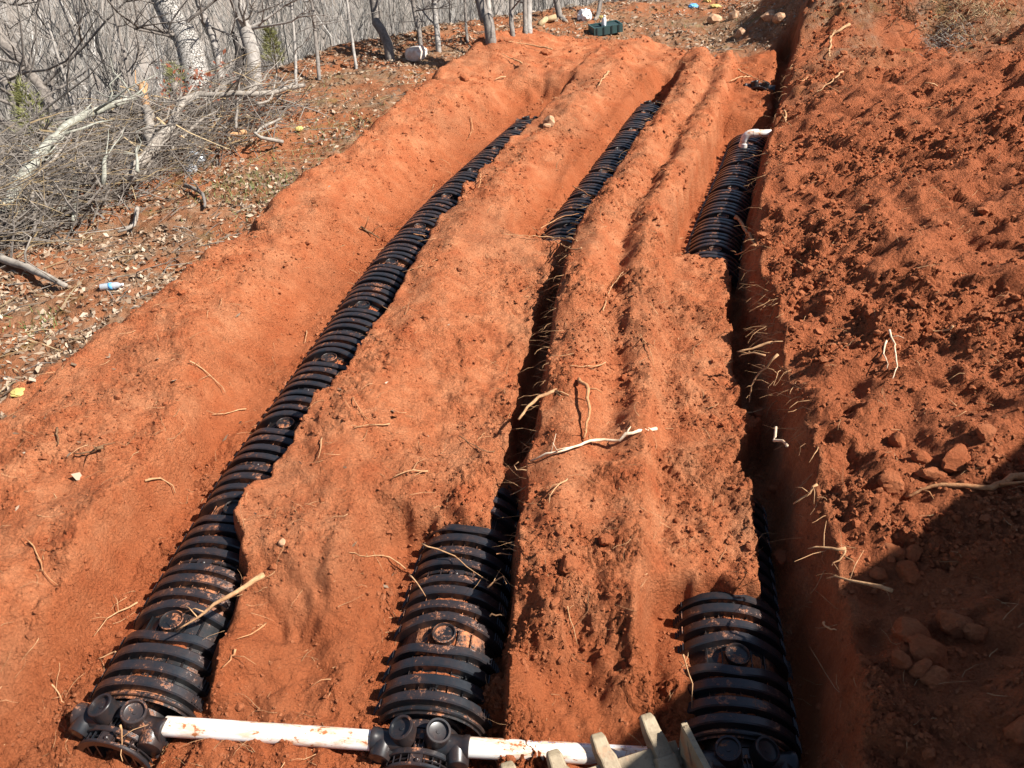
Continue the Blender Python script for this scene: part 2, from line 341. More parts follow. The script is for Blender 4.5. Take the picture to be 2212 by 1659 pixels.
def woody(name, c0, c1, scale=30, streak=(1, 1, 1), rough=0.85, bmp=0.5):
    m, n, l, b = mat(name); tc = n.new('ShaderNodeTexCoord'); mp = n.new('ShaderNodeMapping'); mp.inputs['Scale'].default_value = streak
    l.new(tc.outputs['Object'], mp.inputs['Vector'])
    a = nz(n, l, scale, 5, 0.7, mp.outputs['Vector']); l.new(ramp(n, l, a, [(0.32, c0), (0.66, c1)]), b.inputs['Base Color'])
    b.inputs['Roughness'].default_value = rough; b.inputs['Specular IOR Level'].default_value = 0.2
    bump(n, l, a, bmp, 0.01, b); return m
m_root = woody('tan_root', (0.30, 0.145, 0.065), (0.54, 0.33, 0.175), 28)
m_root_red = woody('clay_coated_root', (0.32, 0.13, 0.055), (0.48, 0.25, 0.12), 40)
m_root_dark = woody('dark_root', (0.10, 0.055, 0.03), (0.22, 0.12, 0.06), 40)
m_root_pale = woody('peeled_root', (0.50, 0.30, 0.17), (0.78, 0.66, 0.50), 14)
m_grey = woody('weathered_branch', (0.15, 0.125, 0.105), (0.36, 0.32, 0.275), 12, (1, 1, 1))
m_twig = woody('grey_twig', (0.12, 0.10, 0.085), (0.29, 0.255, 0.22), 9)
m_birch = woody('lichen_branch', (0.17, 0.165, 0.13), (0.38, 0.375, 0.32), 9)
m_straw = woody('dry_straw', (0.30, 0.21, 0.11), (0.48, 0.37, 0.22), 20)
m_char = woody('charred_bark', (0.012, 0.011, 0.011), (0.07, 0.06, 0.055), 14)
m_trunkdark = woody('dark_bark', (0.10, 0.085, 0.075), (0.24, 0.21, 0.185), 16, (1, 1, 0.25))
m_trunkpale = woody('pale_bark', (0.17, 0.15, 0.135), (0.36, 0.33, 0.30), 12, (1, 1, 0.25))
m_far, n, l, b = mat('forest_bark')
at = n.new('ShaderNodeAttribute'); at.attribute_name = 'tint'
l.new(ramp(n, l, at.outputs['Fac'], [(0.0, (0.13, 0.115, 0.10)), (0.5, (0.27, 0.25, 0.225)), (0.85, (0.38, 0.355, 0.33)), (1.0, (0.46, 0.435, 0.41))]), b.inputs['Base Color']); b.inputs['Roughness'].default_value = 0.9
m_oak, n, l, b = mat('plated_bark')
tc = n.new('ShaderNodeTexCoord'); mp = n.new('ShaderNodeMapping'); mp.inputs['Scale'].default_value = (1, 1, 0.42); l.new(tc.outputs['Object'], mp.inputs['Vector'])
wv = n.new('ShaderNodeTexNoise'); wv.inputs['Scale'].default_value = 9; l.new(mp.outputs['Vector'], wv.inputs['Vector'])
va = n.new('ShaderNodeVectorMath'); va.operation = 'MULTIPLY_ADD'; l.new(wv.outputs['Color'], va.inputs[0]); va.inputs[1].default_value = (0.06, 0.06, 0.06); l.new(mp.outputs['Vector'], va.inputs[2])
vo = n.new('ShaderNodeTexVoronoi'); vo.feature = 'DISTANCE_TO_EDGE'; vo.inputs['Scale'].default_value = 24; l.new(va.outputs[0], vo.inputs['Vector'])
pl = ramp(n, l, vo.outputs['Distance'], [(0.005, (0, 0, 0)), (0.085, (1, 1, 1))])
l.new(mix(n, l, pl, (0.10, 0.085, 0.075), mix(n, l, nz(n, l, 25, 5, 0.7, tc.outputs['Object']), (0.27, 0.245, 0.22), (0.46, 0.43, 0.395))), b.inputs['Base Color'])
b.inputs['Roughness'].default_value = 0.9; bump(n, l, pl, 1.0, 0.03, b)
m_leaf, n, l, b = mat('dead_leaf')
at = n.new('ShaderNodeAttribute'); at.attribute_name = 'tint'
l.new(ramp(n, l, at.outputs['Fac'], [(0.0, (0.10, 0.06, 0.035)), (0.3, (0.22, 0.14, 0.085)), (0.6, (0.36, 0.27, 0.19)), (0.85, (0.44, 0.35, 0.26)), (1.0, (0.58, 0.50, 0.41))]), b.inputs['Base Color']); b.inputs['Roughness'].default_value = 0.75
m_stone, n, l, b = mat('tan_stone'); P = pos(n)
l.new(ramp(n, l, nz(n, l, 14, 5, 0.6, P), [(0.3, (0.26, 0.12, 0.06)), (0.5, (0.40, 0.22, 0.12)), (0.7, (0.52, 0.36, 0.23))]), b.inputs['Base Color']); b.inputs['Roughness'].default_value = 0.85
bump(n, l, nz(n, l, 40, 4, 0.6, P), 0.5, 0.01, b)
m_pale_stone, n, l, b = mat('pale_pink_stone'); P = pos(n)
l.new(ramp(n, l, nz(n, l, 9, 5, 0.6, P), [(0.35, (0.52, 0.38, 0.30)), (0.6, (0.72, 0.64, 0.56))]), b.inputs['Base Color']); b.inputs['Roughness'].default_value = 0.8
m_steel, n, l, b = mat('worn_bucket_steel'); P = pos(n)
a = nz(n, l, 6, 6, 0.7, P); c = nz(n, l, 55, 4, 0.65, P)
col = mix(n, l, ramp(n, l, a, [(0.35, (0, 0, 0)), (0.65, (1, 1, 1))]), (0.19, 0.14, 0.085), (0.34, 0.27, 0.175))
col = mix(n, l, ramp(n, l, c, [(0.55, (0, 0, 0)), (0.7, (0.7, 0.7, 0.7))]), col, (0.15, 0.10, 0.065))
col = mix(n, l, ramp(n, l, nz(n, l, 3.3, 5, 0.6, P), [(0.58, (0, 0, 0)), (0.66, (0.8, 0.8, 0.8))]), col, (0.36, 0.15, 0.065))
l.new(col, b.inputs['Base Color']); b.inputs['Roughness'].default_value = 0.62; b.inputs['Metallic'].default_value = 0.15
bump(n, l, c, 0.35, 0.006, b)
def flat(name, c, rough=0.6, **kw):
    m, n, l, b = mat(name); P = pos(n); a = nz(n, l, 18, 4, 0.6, P)
    l.new(mix(n, l, a, tuple(0.8*k for k in c), tuple(min(1, 1.15*k) for k in c)), b.inputs['Base Color']); b.inputs['Roughness'].default_value = rough
    for k, v in kw.items(): b.inputs[k.replace('_', ' ')].default_value = v
    return m
m_teal = flat('teal_plastic', (0.035, 0.085, 0.085), 0.55); m_tealdark = flat('dark_teal_plastic', (0.02, 0.045, 0.048), 0.6)
m_white = flat('white_plastic', (0.75, 0.76, 0.78), 0.4); m_blue = flat('blue_wrapper', (0.12, 0.40, 0.75), 0.5); m_yellow = flat('yellow_wrapper', (0.50, 0.38, 0.12), 0.7)
m_clear, n, l, b = mat('clear_plastic'); b.inputs['Base Color'].default_value = (0.75, 0.80, 0.86, 1); b.inputs['Roughness'].default_value = 0.12; b.inputs['Transmission Weight'].default_value = 0.55
m_needle = flat('yellow_green_needle', (0.22, 0.22, 0.075), 0.7); m_redleaf = flat('rust_leaf', (0.22, 0.06, 0.025), 0.8)
m_grass = flat('short_grass', (0.14, 0.17, 0.05), 0.7)
m_wall = flat('caster_siding', (0.55, 0.53, 0.50), 0.7); m_roof = flat('caster_shingle', (0.09, 0.09, 0.095), 0.85); m_glass = flat('caster_glass', (0.03, 0.04, 0.05), 0.1)  # siding, shingle and glass of the added shadow caster

# ------------------------------------------------------------------ object helpers
def tag(o, label=None, cat=None, group=None, kind=None):
    for k, v in (('label', label), ('category', cat), ('group', group), ('kind', kind)):
        if v: o[k] = v
    return o
def empty(name, loc=(0, 0, 0), label=None, cat=None, group=None, rotz=0.0):
    o = bpy.data.objects.new(name, None); COL.objects.link(o); o.location = loc; o.rotation_euler = (0, 0, rotz); o.empty_display_size = 0.2
    return tag(o, label, cat, group)
def link(name, me, parent=None):
    o = bpy.data.objects.new(name, me); COL.objects.link(o)
    if parent: o.parent = parent
    return o
class MB:
    """collects vertices and faces of one mesh"""
    def __init__(s): s.v = []; s.f = []; s.sm = []
    def add(s, vs, fs, smooth=False):
        o = len(s.v); s.v += [tuple(map(float, p)) for p in vs]; s.f += [tuple(i+o for i in f) for f in fs]; s.sm += [smooth]*len(fs); return s
    def box(s, c, d, rot=None, taper=1.0):
        vs = []
        for k in range(8):
            p = Vector(((-.5, .5)[k & 1]*d[0], (-.5, .5)[k >> 1 & 1]*d[1], (-.5, .5)[k >> 2]*d[2]))
            if k >> 2: p.x *= taper; p.y *= taper
            if rot is not None: p = rot @ p
            vs.append(p+Vector(c))
        return s.add(vs, [(0, 2, 3, 1), (4, 5, 7, 6), (0, 1, 5, 4), (2, 6, 7, 3), (0, 4, 6, 2), (1, 3, 7, 5)])
    def tube(s, pts, rad, sides=6, cap=True):
        pts = [Vector(p) for p in pts]; n = len(pts); vs = []; fs = []; ref = None
        for i, p in enumerate(pts):
            t = (pts[min(i+1, n-1)]-pts[max(i-1, 0)]); t = t.normalized() if t.length > 1e-9 else Vector((0, 0, 1))
            if ref is None: ref = t.orthogonal().normalized()
            ref = (ref-t*ref.dot(t)); ref = ref.normalized() if ref.length > 1e-6 else t.orthogonal().normalized()
            bn = t.cross(ref); r = rad[i] if hasattr(rad, '__len__') else rad
            for k in range(sides):
                a = 2*math.pi*k/sides; vs.append(p+(ref*math.cos(a)+bn*math.sin(a))*r)
        for i in range(n-1):
            for k in range(sides):
                k2 = (k+1) % sides; fs.append((i*sides+k, i*sides+k2, (i+1)*sides+k2, (i+1)*sides+k))
        if cap and sides > 2: fs.append(tuple(reversed(range(sides)))); fs.append(tuple((n-1)*sides+k for k in range(sides)))
        return s.add(vs, fs, sides > 3)
    def lathe(s, prof, c, axis, sides=20, smooth=True):
        """prof: (radius, distance along axis)"""
        ax = Vector(axis).normalized(); e = ax.orthogonal().normalized(); g = ax.cross(e); vs = []; fs = []
        for r, h in prof:
            for k in range(sides):
                a = 2*math.pi*k/sides; vs.append(Vector(c)+ax*h+(e*math.cos(a)+g*math.sin(a))*r)
        for i in range(len(prof)-1):
            for k in range(sides):
                k2 = (k+1) % sides; fs.append((i*sides+k, i*sides+k2, (i+1)*sides+k2, (i+1)*sides+k))
        fs.append(tuple(reversed(range(sides)))); fs.append(tuple((len(prof)-1)*sides+k for k in range(sides)))
        return s.add(vs, fs, smooth)
    def mesh(s, name, m):
        me = bpy.data.meshes.new(name); me.from_pydata(s.v, [], s.f); me.materials.append(m)
        me.polygons.foreach_set('use_smooth', s.sm); me.update()
        return me
    def build(s, name, m, parent=None, sharp=None):
        me = s.mesh(name, m)
        if sharp is not None: me.set_sharp_from_angle(angle=sharp)
        return link(name, me, parent)
def np_mesh(name, V, F, m, tint=None, smooth=False):
    me = bpy.data.meshes.new(name); k = F.shape[1]
    me.vertices.add(len(V)); me.vertices.foreach_set('co', np.ascontiguousarray(V, np.float32).ravel())
    me.loops.add(F.size); me.loops.foreach_set('vertex_index', F.astype(np.int32).ravel())
    me.polygons.add(len(F)); me.polygons.foreach_set('loop_start', np.arange(0, F.size, k, dtype=np.int32)); me.polygons.foreach_set('loop_total', np.full(len(F), k, np.int32))
    me.polygons.foreach_set('use_smooth', np.full(len(F), smooth))
    me.materials.append(m); me.update(calc_edges=True)
    if tint is not None:
        a = me.attributes.new('tint', 'FLOAT', 'POINT'); a.data.foreach_set('value', tint.astype(np.float32))
    return me

# ------------------------------------------------------------------ the ground: one sheet, finer where it is nearer
def build_ground():
    ys = [1.55]
    while ys[-1] < 21: ys.append(ys[-1]+0.003*(ys[-1]+2))
    while ys[-1] < 330: ys.append(ys[-1]+0.02*(ys[-1]+2))
    pre = list(np.linspace(-1.7, 1.5, 26)); ys = np.array(pre+ys)
    ks = np.concatenate([np.linspace(-3.5, -1.04, 40), np.arange(-1.02, 0.93, 0.0028), np.linspace(0.95, 3.5, 40)])
    K, Y = np.meshgrid(ks, ys); X = K*(Y+2.0)
    x = X.ravel(); y = Y.ravel(); Z = height(x, y)
    bz = base_height(x, y); V = np.stack([x, y, Z], 1)
    nr, nc = K.shape; i = np.arange(nr*nc).reshape(nr, nc)
    F = np.stack([i[:-1, :-1].ravel(), i[:-1, 1:].ravel(), i[1:, 1:].ravel(), i[1:, :-1].ravel()], 1)
    me = np_mesh('ground', V, F, m_ground, smooth=True); me.materials.append(m_floor)
    Dq = bz[4][F[:, 0]]; jit = fbm(x[F[:, 0]]*0.8, y[F[:, 0]]*0.8, 3, 3)
    me.polygons.foreach_set('material_index', (Dq+jit > 0.8).astype(np.int32))
    ca = me.color_attributes.new('zone', 'FLOAT_COLOR', 'POINT')
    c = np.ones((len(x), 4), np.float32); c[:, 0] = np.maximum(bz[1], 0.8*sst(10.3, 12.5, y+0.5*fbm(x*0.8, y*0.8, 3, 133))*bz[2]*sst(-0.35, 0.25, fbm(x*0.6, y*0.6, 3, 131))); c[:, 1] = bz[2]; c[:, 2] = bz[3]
    ca.data.foreach_set('color', c.ravel())
    return tag(link('ground', me), kind='structure')
build_ground()

# ------------------------------------------------------------------ loose soil crumbs (uncountable) and clods
def ico(sub, seed, jag=0.28):
    bm = bmesh.new(); bmesh.ops.create_icosphere(bm, subdivisions=sub, radius=1.0); r = random.Random(seed)
    for v in bm.verts:
        v.co *= 1+r.uniform(-jag, jag)
    V = np.array([v.co[:] for v in bm.verts]); F = np.array([[q.index for q in f.verts] for f in bm.faces]); bm.free(); return V, F
def rotations(n):
    q = rng.normal(size=(n, 4)); q /= np.linalg.norm(q, axis=1)[:, None]; w, x, y, z = q.T
    return np.stack([np.stack([1-2*(y*y+z*z), 2*(x*y-z*w), 2*(x*z+y*w)], 1), np.stack([2*(x*y+z*w), 1-2*(x*x+z*z), 2*(y*z-x*w)], 1), np.stack([2*(x*z-y*w), 2*(y*z+x*w), 1-2*(x*x+y*y)], 1)], 1)
def scatter_mesh(name, protos, Pn, scale, m, tint=None, squash=None):
    n = len(Pn); which = rng.integers(len(protos), size=n); Vs, Fs, Ts = [], [], []; off = 0
    Rm = rotations(n); t = rng.random(n) if tint is None else tint
    for k, (V, F) in enumerate(protos):
        ids = np.where(which == k)[0]
        if len(ids) == 0: continue
        W = np.einsum('nij,vj->nvi', Rm[ids], V)*scale[ids][:, None, None]
        if squash: W[:, :, 2] *= squash
        W = W+Pn[ids][:, None, :]
        Vs.append(W.reshape(-1, 3)); f = F[None]+(np.arange(len(ids))*len(V))[:, None, None]+off; Fs.append(f.reshape(-1, F.shape[1])); Ts.append(np.repeat(t[ids], len(V))); off += W.shape[0]*W.shape[1]
    return np_mesh(name, np.concatenate(Vs), np.concatenate(Fs), m, np.concatenate(Ts), smooth=True)
def fan(n, k0, k1, y0, y1):
    y = np.exp(rng.uniform(np.log(y0+2), np.log(y1+2), n))-2; k = rng.uniform(k0, k1, n); return k*(y+2), y
def lump(seed):
    """small angular crumb: a cube with pushed corners"""
    r = random.Random(seed); V = np.array([((-1, 1)[k & 1], (-1, 1)[k >> 1 & 1], (-1, 1)[k >> 2]) for k in range(8)], float)*0.62
    V += np.array([[r.uniform(-.3, .3) for _ in range(3)] for _ in range(8)]); return V, np.array([(0, 2, 3, 1), (4, 5, 7, 6), (0, 1, 5, 4), (2, 6, 7, 3), (0, 4, 6, 2), (1, 3, 7, 5)])
def crumbs(n_, s0, s1, pw, protos, dm):
    x, y = fan(n_, -0.85, 0.85, 1.7, 18); bz = base_height(x, y); lf = sst(-0.3, 0.1, x-bz[5][1])
    dens = (1-bz[1])*(0.40+0.60*bz[2]+0.12*lf*(1-bz[2]))*(0.15+1.1*sst(-0.25, 0.45, fbm(x*0.75+3, y*0.9, 3, 61, 0.6)+0.3*fbm(x*5, y*5, 2, 63)))*dm
    keep = rng.random(len(x)) < dens; x, y, sl = x[keep], y[keep], bz[2][keep]
    sc = (s0+(s1-s0)*rng.random(len(x))**pw)*(1+0.35*sl)*(0.75+y*0.06)
    Pn = np.stack([x, y, height(x, y)+sc*0.2], 1); return protos, Pn, sc
P1 = crumbs(180000, 0.004, 0.0145, 2.4, [lump(k) for k in range(9)], 1.0)
o = tag(link('soil_crumbs', scatter_mesh('soil_crumbs', P1[0], P1[1], P1[2], m_clod, squash=0.85)), kind='stuff'); o.data.polygons.foreach_set('use_smooth', np.zeros(len(o.data.polygons), bool))
def chunk(seed, sub=2, planes=13, rough=0.05):
    """angular clod: a ball cut by random planes"""
    r = np.random.default_rng(seed); V, F = ico(sub, seed, 0.0); d = V/np.linalg.norm(V, axis=1)[:, None]
    N = r.normal(size=(planes, 3)); N /= np.linalg.norm(N, axis=1)[:, None]; h = r.uniform(0.62, 1.0, planes); q = np.clip(d @ N.T, 1e-3, None); rad = np.minimum((h[None]/q).min(1), 1.15)
    rad = rad*(1+rough*r.normal(size=len(rad))); return d*rad[:, None], F
P2 = crumbs(9000, 0.012, 0.032, 3.0, [chunk(k, 1, 9) for k in range(8)], 0.8)
o = tag(link('soil_lumps', scatter_mesh('soil_lumps', P2[0], P2[1], P2[2], m_clod, squash=0.8)), kind='stuff'); o.data.set_sharp_from_angle(angle=R(28))

# ------------------------------------------------------------------ drainage chambers
HALF, ARCH = 0.325, 0.305
def arch(t, hw, h):
    """t 0..1 from left foot over the crest to right foot"""
    a = math.pi*(1-t); c, s_ = math.cos(a), math.sin(a)
    return hw*math.copysign(abs(c)**0.94, c), h*abs(s_)**0.92
NA = 18
def arch_band(mb, y0, y1, hw0, h0, hw1, h1, t0=0.0, t1=1.0, wob=None, chamfer=0.006, nseg=NA):
    """a raised rib: outer arch (hw1,h1), sides down to the inner arch (hw0,h0)"""
    vs = []; n = nseg+1
    for i in range(n):
        t = t0+(t1-t0)*i/nseg; dy = wob(t) if wob else 0
        xi, zi = arch(t, hw0, h0); xo, zo = arch(t, hw1, h1); xc, zc = arch(t, hw1-chamfer, h1-chamfer)
        vs += [(xi, y0+dy, zi), (xc, y0+dy, zc), (xo, y0+dy+chamfer, zo), (xo, y1+dy-chamfer, zo), (xc, y1+dy, zc), (xi, y1+dy, zi)]
    fs = []
    for i in range(nseg):
        for k in range(5):
            fs.append((i*6+k, (i+1)*6+k, (i+1)*6+k+1, i*6+k+1))
    fs.append(tuple(range(6))); fs.append(tuple(nseg*6+k for k in reversed(range(6))))
    mb.add(vs, fs, True)
PITCH_CH = 0.885
RIBS = [(0.075, 0.052), (0.168, 0.058), (0.272, 0.058), (0.374, 0.054), (0.540, 0.056), (0.648, 0.052), (0.752, 0.060), (0.836, 0.050)]
def chamber_meshes():
    sh = MB(); L = PITCH_CH; vs = []; n = 4
    for j in range(n+1):
        for i in range(NA+1):
            x, z = arch(i/NA, HALF-0.048, ARCH-0.045); vs.append((x, L*j/n, z))
    fs = [(j*(NA+1)+i, (j+1)*(NA+1)+i, (j+1)*(NA+1)+i+1, j*(NA+1)+i+1) for j in range(n) for i in range(NA)]
    sh.add(vs, fs, True)
    for sx in (-1, 1): sh.box((sx*(HALF-0.01), L/2, 0.008), (0.09, L-0.006, 0.016))     # foot flange
    for k in range(len(RIBS)-1):                                                     # gussets between neighbouring ribs
        a = RIBS[k][0]+RIBS[k][1]/2; c = RIBS[k+1][0]-RIBS[k+1][1]/2
        if c-a > 0.12: continue
        for t in (0.33, 0.42, 0.50, 0.58, 0.67):
            x, z = arch(t, HALF-0.038, ARCH-0.035); sh.box((x, (a+c)/2, z), (0.004, c-a, 0.014))
    # joint band with two low hoops
    for y0 in (0.012, L-0.040): arch_band(sh, y0, y0+0.022, HALF-0.048, ARCH-0.045, HALF-0.024, ARCH-0.02)
    for t in (0.30, 0.40, 0.60, 0.70):
        x, z = arch(t, HALF-0.03, ARCH-0.027); sh.box((x, L-0.01, z), (0.005, 0.10, 0.014))
    ribs = []
    for k, (yc, w) in enumerate(RIBS):
        mb = MB(); wob = None
        if k == 3: wob = lambda t: -0.0+0.055*math.exp(-((t-0.5)/0.12)**2)*-1 if False else -0.028*math.exp(-((t-0.5)/0.13)**2)
        if k == 4: wob = lambda t: 0.028*math.exp(-((t-0.5)/0.13)**2)
        arch_band(mb, -w/2, w/2, HALF-0.048, ARCH-0.045, HALF, ARCH+0.012, wob=wob, chamfer=0.007)
        for sg in (-1, 1):                                                            # fins on the lower flanks
            for j in range(5):
                t = 0.10+0.022*j; t = t if sg < 0 else 1-t
                x, z = arch(t, HALF+0.001, ARCH+0.013); mb.box((x, 0, z), (0.005, w*0.9, 0.012))
        ribs.append(mb.mesh('rib', m_black))
    cap = MB(); cap.lathe([(0.066, 0.0), (0.066, 0.034), (0.060, 0.037), (0.056, 0.032), (0.053, 0.022), (0.0, 0.022)], (0, 0, 0), (0, 0, 1), 22)
    lt = MB(); lt.box((0, 0, 0.006), (0.085, 0.075, 0.012)); lt.lathe([(0.016, 0.011), (0.016, 0.018), (0.010, 0.026), (0.003, 0.028)], (0, 0.005, 0), (0, 0, 1), 12)
    nub = MB(); nub.lathe([(0.024, 0), (0.024, 0.012), (0.015, 0.016), (0.013, 0.006), (0, 0.006)], (0, 0, 0), (0, 0, 1), 12)
    me_sh = sh.mesh('shell', m_valley); me_sh.set_sharp_from_angle(angle=R(40))
    return me_sh, ribs, cap.mesh('inspection_port', m_valley), lt.mesh('latch', m_cap), nub.mesh('lifting_eye', m_black)
SHELL, RIBM, PORT, LATCH, EYE = chamber_meshes()
for me in RIBM+[PORT, LATCH, EYE]: me.set_sharp_from_angle(angle=R(40))
def make_chamber(p, q, label, group, nribs=8, tilt=0.0):
    a = math.atan2(q[0]-p[0], q[1]-p[1])
    r = empty('drainage_chamber', (p[0], p[1], p[2]), label, 'drainage chamber', group, -a); r.rotation_euler = (tilt, 0, -a)
    link('shell', SHELL, r)
    for k, (yc, w) in enumerate(RIBS):
        if k < nribs: o = link('rib', RIBM[k], r); o.location = (0, yc, 0)
    o = link('inspection_port', PORT, r); o.location = (0, 0.458, ARCH-0.036)
    o = link('latch', LATCH, r); o.location = (0, PITCH_CH-0.012, ARCH-0.026)
    for yy in (0.122, 0.792): o = link('lifting_eye', EYE, r); o.location = (0, yy, ARCH-0.046)
    return r
def groove_dirt(r, seed):
    rr = random.Random(seed); mb = MB()
    gaps = [(RIBS[k][0]+RIBS[k][1]/2, RIBS[k+1][0]-RIBS[k+1][1]/2) for k in range(len(RIBS)-1)]
    for (a, c) in gaps:
        if rr.random() < 0.25: continue
        t0 = rr.uniform(0.28, 0.42); t1 = rr.uniform(0.54, 0.68); n_ = 16; vs = []
        for i in range(n_+1):
            t = t0+(t1-t0)*i/n_; e = min(1, 6*min(i, n_-i)/n_)
            for j in range(5):
                q = 0 if j in (0, 4) else 1
                lift = (-0.012+0.030*e*q*rr.uniform(0.5, 1.15)); x, z = arch(t, HALF-0.048+lift, ARCH-0.045+lift)
                vs.append((x, a+(c-a)*j/4+rr.uniform(-.002, .002), z))
        mb.add(vs, [(i*5+j, (i+1)*5+j, (i+1)*5+j+1, i*5+j+1) for i in range(n_) for j in range(4)], False)
    tag(mb.build('groove_dirt', m_clod, r), kind='stuff')
def along(L, y0, pitch, n):
    """points on a centreline, equal steps of arc length"""
    ys = np.linspace(L[0][0]-1, L[0][-1]+1, 4000); xs = ext(L, ys); d = np.concatenate([[0], np.cumsum(np.hypot(np.diff(xs), np.diff(ys)))])
    s0 = np.interp(y0, ys, d); s = s0+pitch*np.arange(n+1); return np.interp(s, d, xs), np.interp(s, d, ys)
ORD = ['first', 'second', 'third', 'fourth', 'fifth', 'sixth', 'seventh', 'eighth', 'ninth', 'tenth', 'eleventh', 'twelfth']
xs, ys = along(C1, 2.10, PITCH_CH, 11); N1 = 11
for k in range(N1):
    lab = f'black ribbed chamber of the left trench, {ORD[k]} beyond the near end cap' if k < 10 else 'black ribbed chamber of the left trench, farthest before its far end cap'
    ch = make_chamber((xs[k], ys[k], 0.0), (xs[k+1], ys[k+1], 0), lab, 'drainage chambers in the left trench')
    if k in (0, 1, 3, 4, 6): groove_dirt(ch, 40+k)
END1 = (xs[N1], ys[N1], xs[N1]-xs[N1-1], ys[N1]-ys[N1-1])
xs, ys = along(C2, 2.13, PITCH_CH, 2)
groove_dirt(make_chamber((xs[0], ys[0], 0), (xs[1], ys[1], 0), 'dusty black ribbed chamber of the middle trench next to the near end cap', 'drainage chambers in the middle trench'), 51)
make_chamber((xs[1], ys[1], 0), (xs[2], ys[2], 0), 'half buried black chamber of the middle trench, behind the one at its end cap', 'drainage chambers in the middle trench')
xs, ys = along(C2, 7.5, PITCH_CH, 7)
for k in range(6):
    lab = ['nearest chamber of the far uncovered run in the middle trench, its end in the dirt'] + [f'black ribbed chamber of the far middle run, {ORD[j]} from where it leaves the dirt' for j in range(1, 5)]+['last black chamber of the far middle run, against its end cap']
    make_chamber((xs[k], ys[k], 0), (xs[k+1], ys[k+1], 0), lab[k], 'drainage chambers in the middle trench')
END2 = (xs[6], ys[6], xs[6]-xs[5], ys[6]-ys[5])
xs, ys = along(C3, 2.12, PITCH_CH, 2)
groove_dirt(make_chamber((xs[0], ys[0], 0), (xs[1], ys[1], 0), 'black chamber of the right trench half in shadow behind the near end cap', 'drainage chambers in the right trench'), 52)
make_chamber((xs[1], ys[1], 0), (xs[2], ys[2], 0), 'mostly buried black chamber of the right trench with one edge showing', 'drainage chambers in the right trench')
xs, ys = along(C3, 7.05, PITCH_CH, 5)
lab = ['nearest chamber of the far run in the right trench, its front edge in the dirt', 'second black chamber of the far run in the right trench', 'third black chamber of the far run in the right trench', 'fourth black chamber of the far right run, just before the white elbow', 'black chamber under the white elbow pipe']
for k in range(5):
    make_chamber((xs[k], ys[k], 0), (xs[k+1], ys[k+1], 0), lab[k], 'drainage chambers in the right trench')
ELBOW_AT = (xs[4], ys[4])

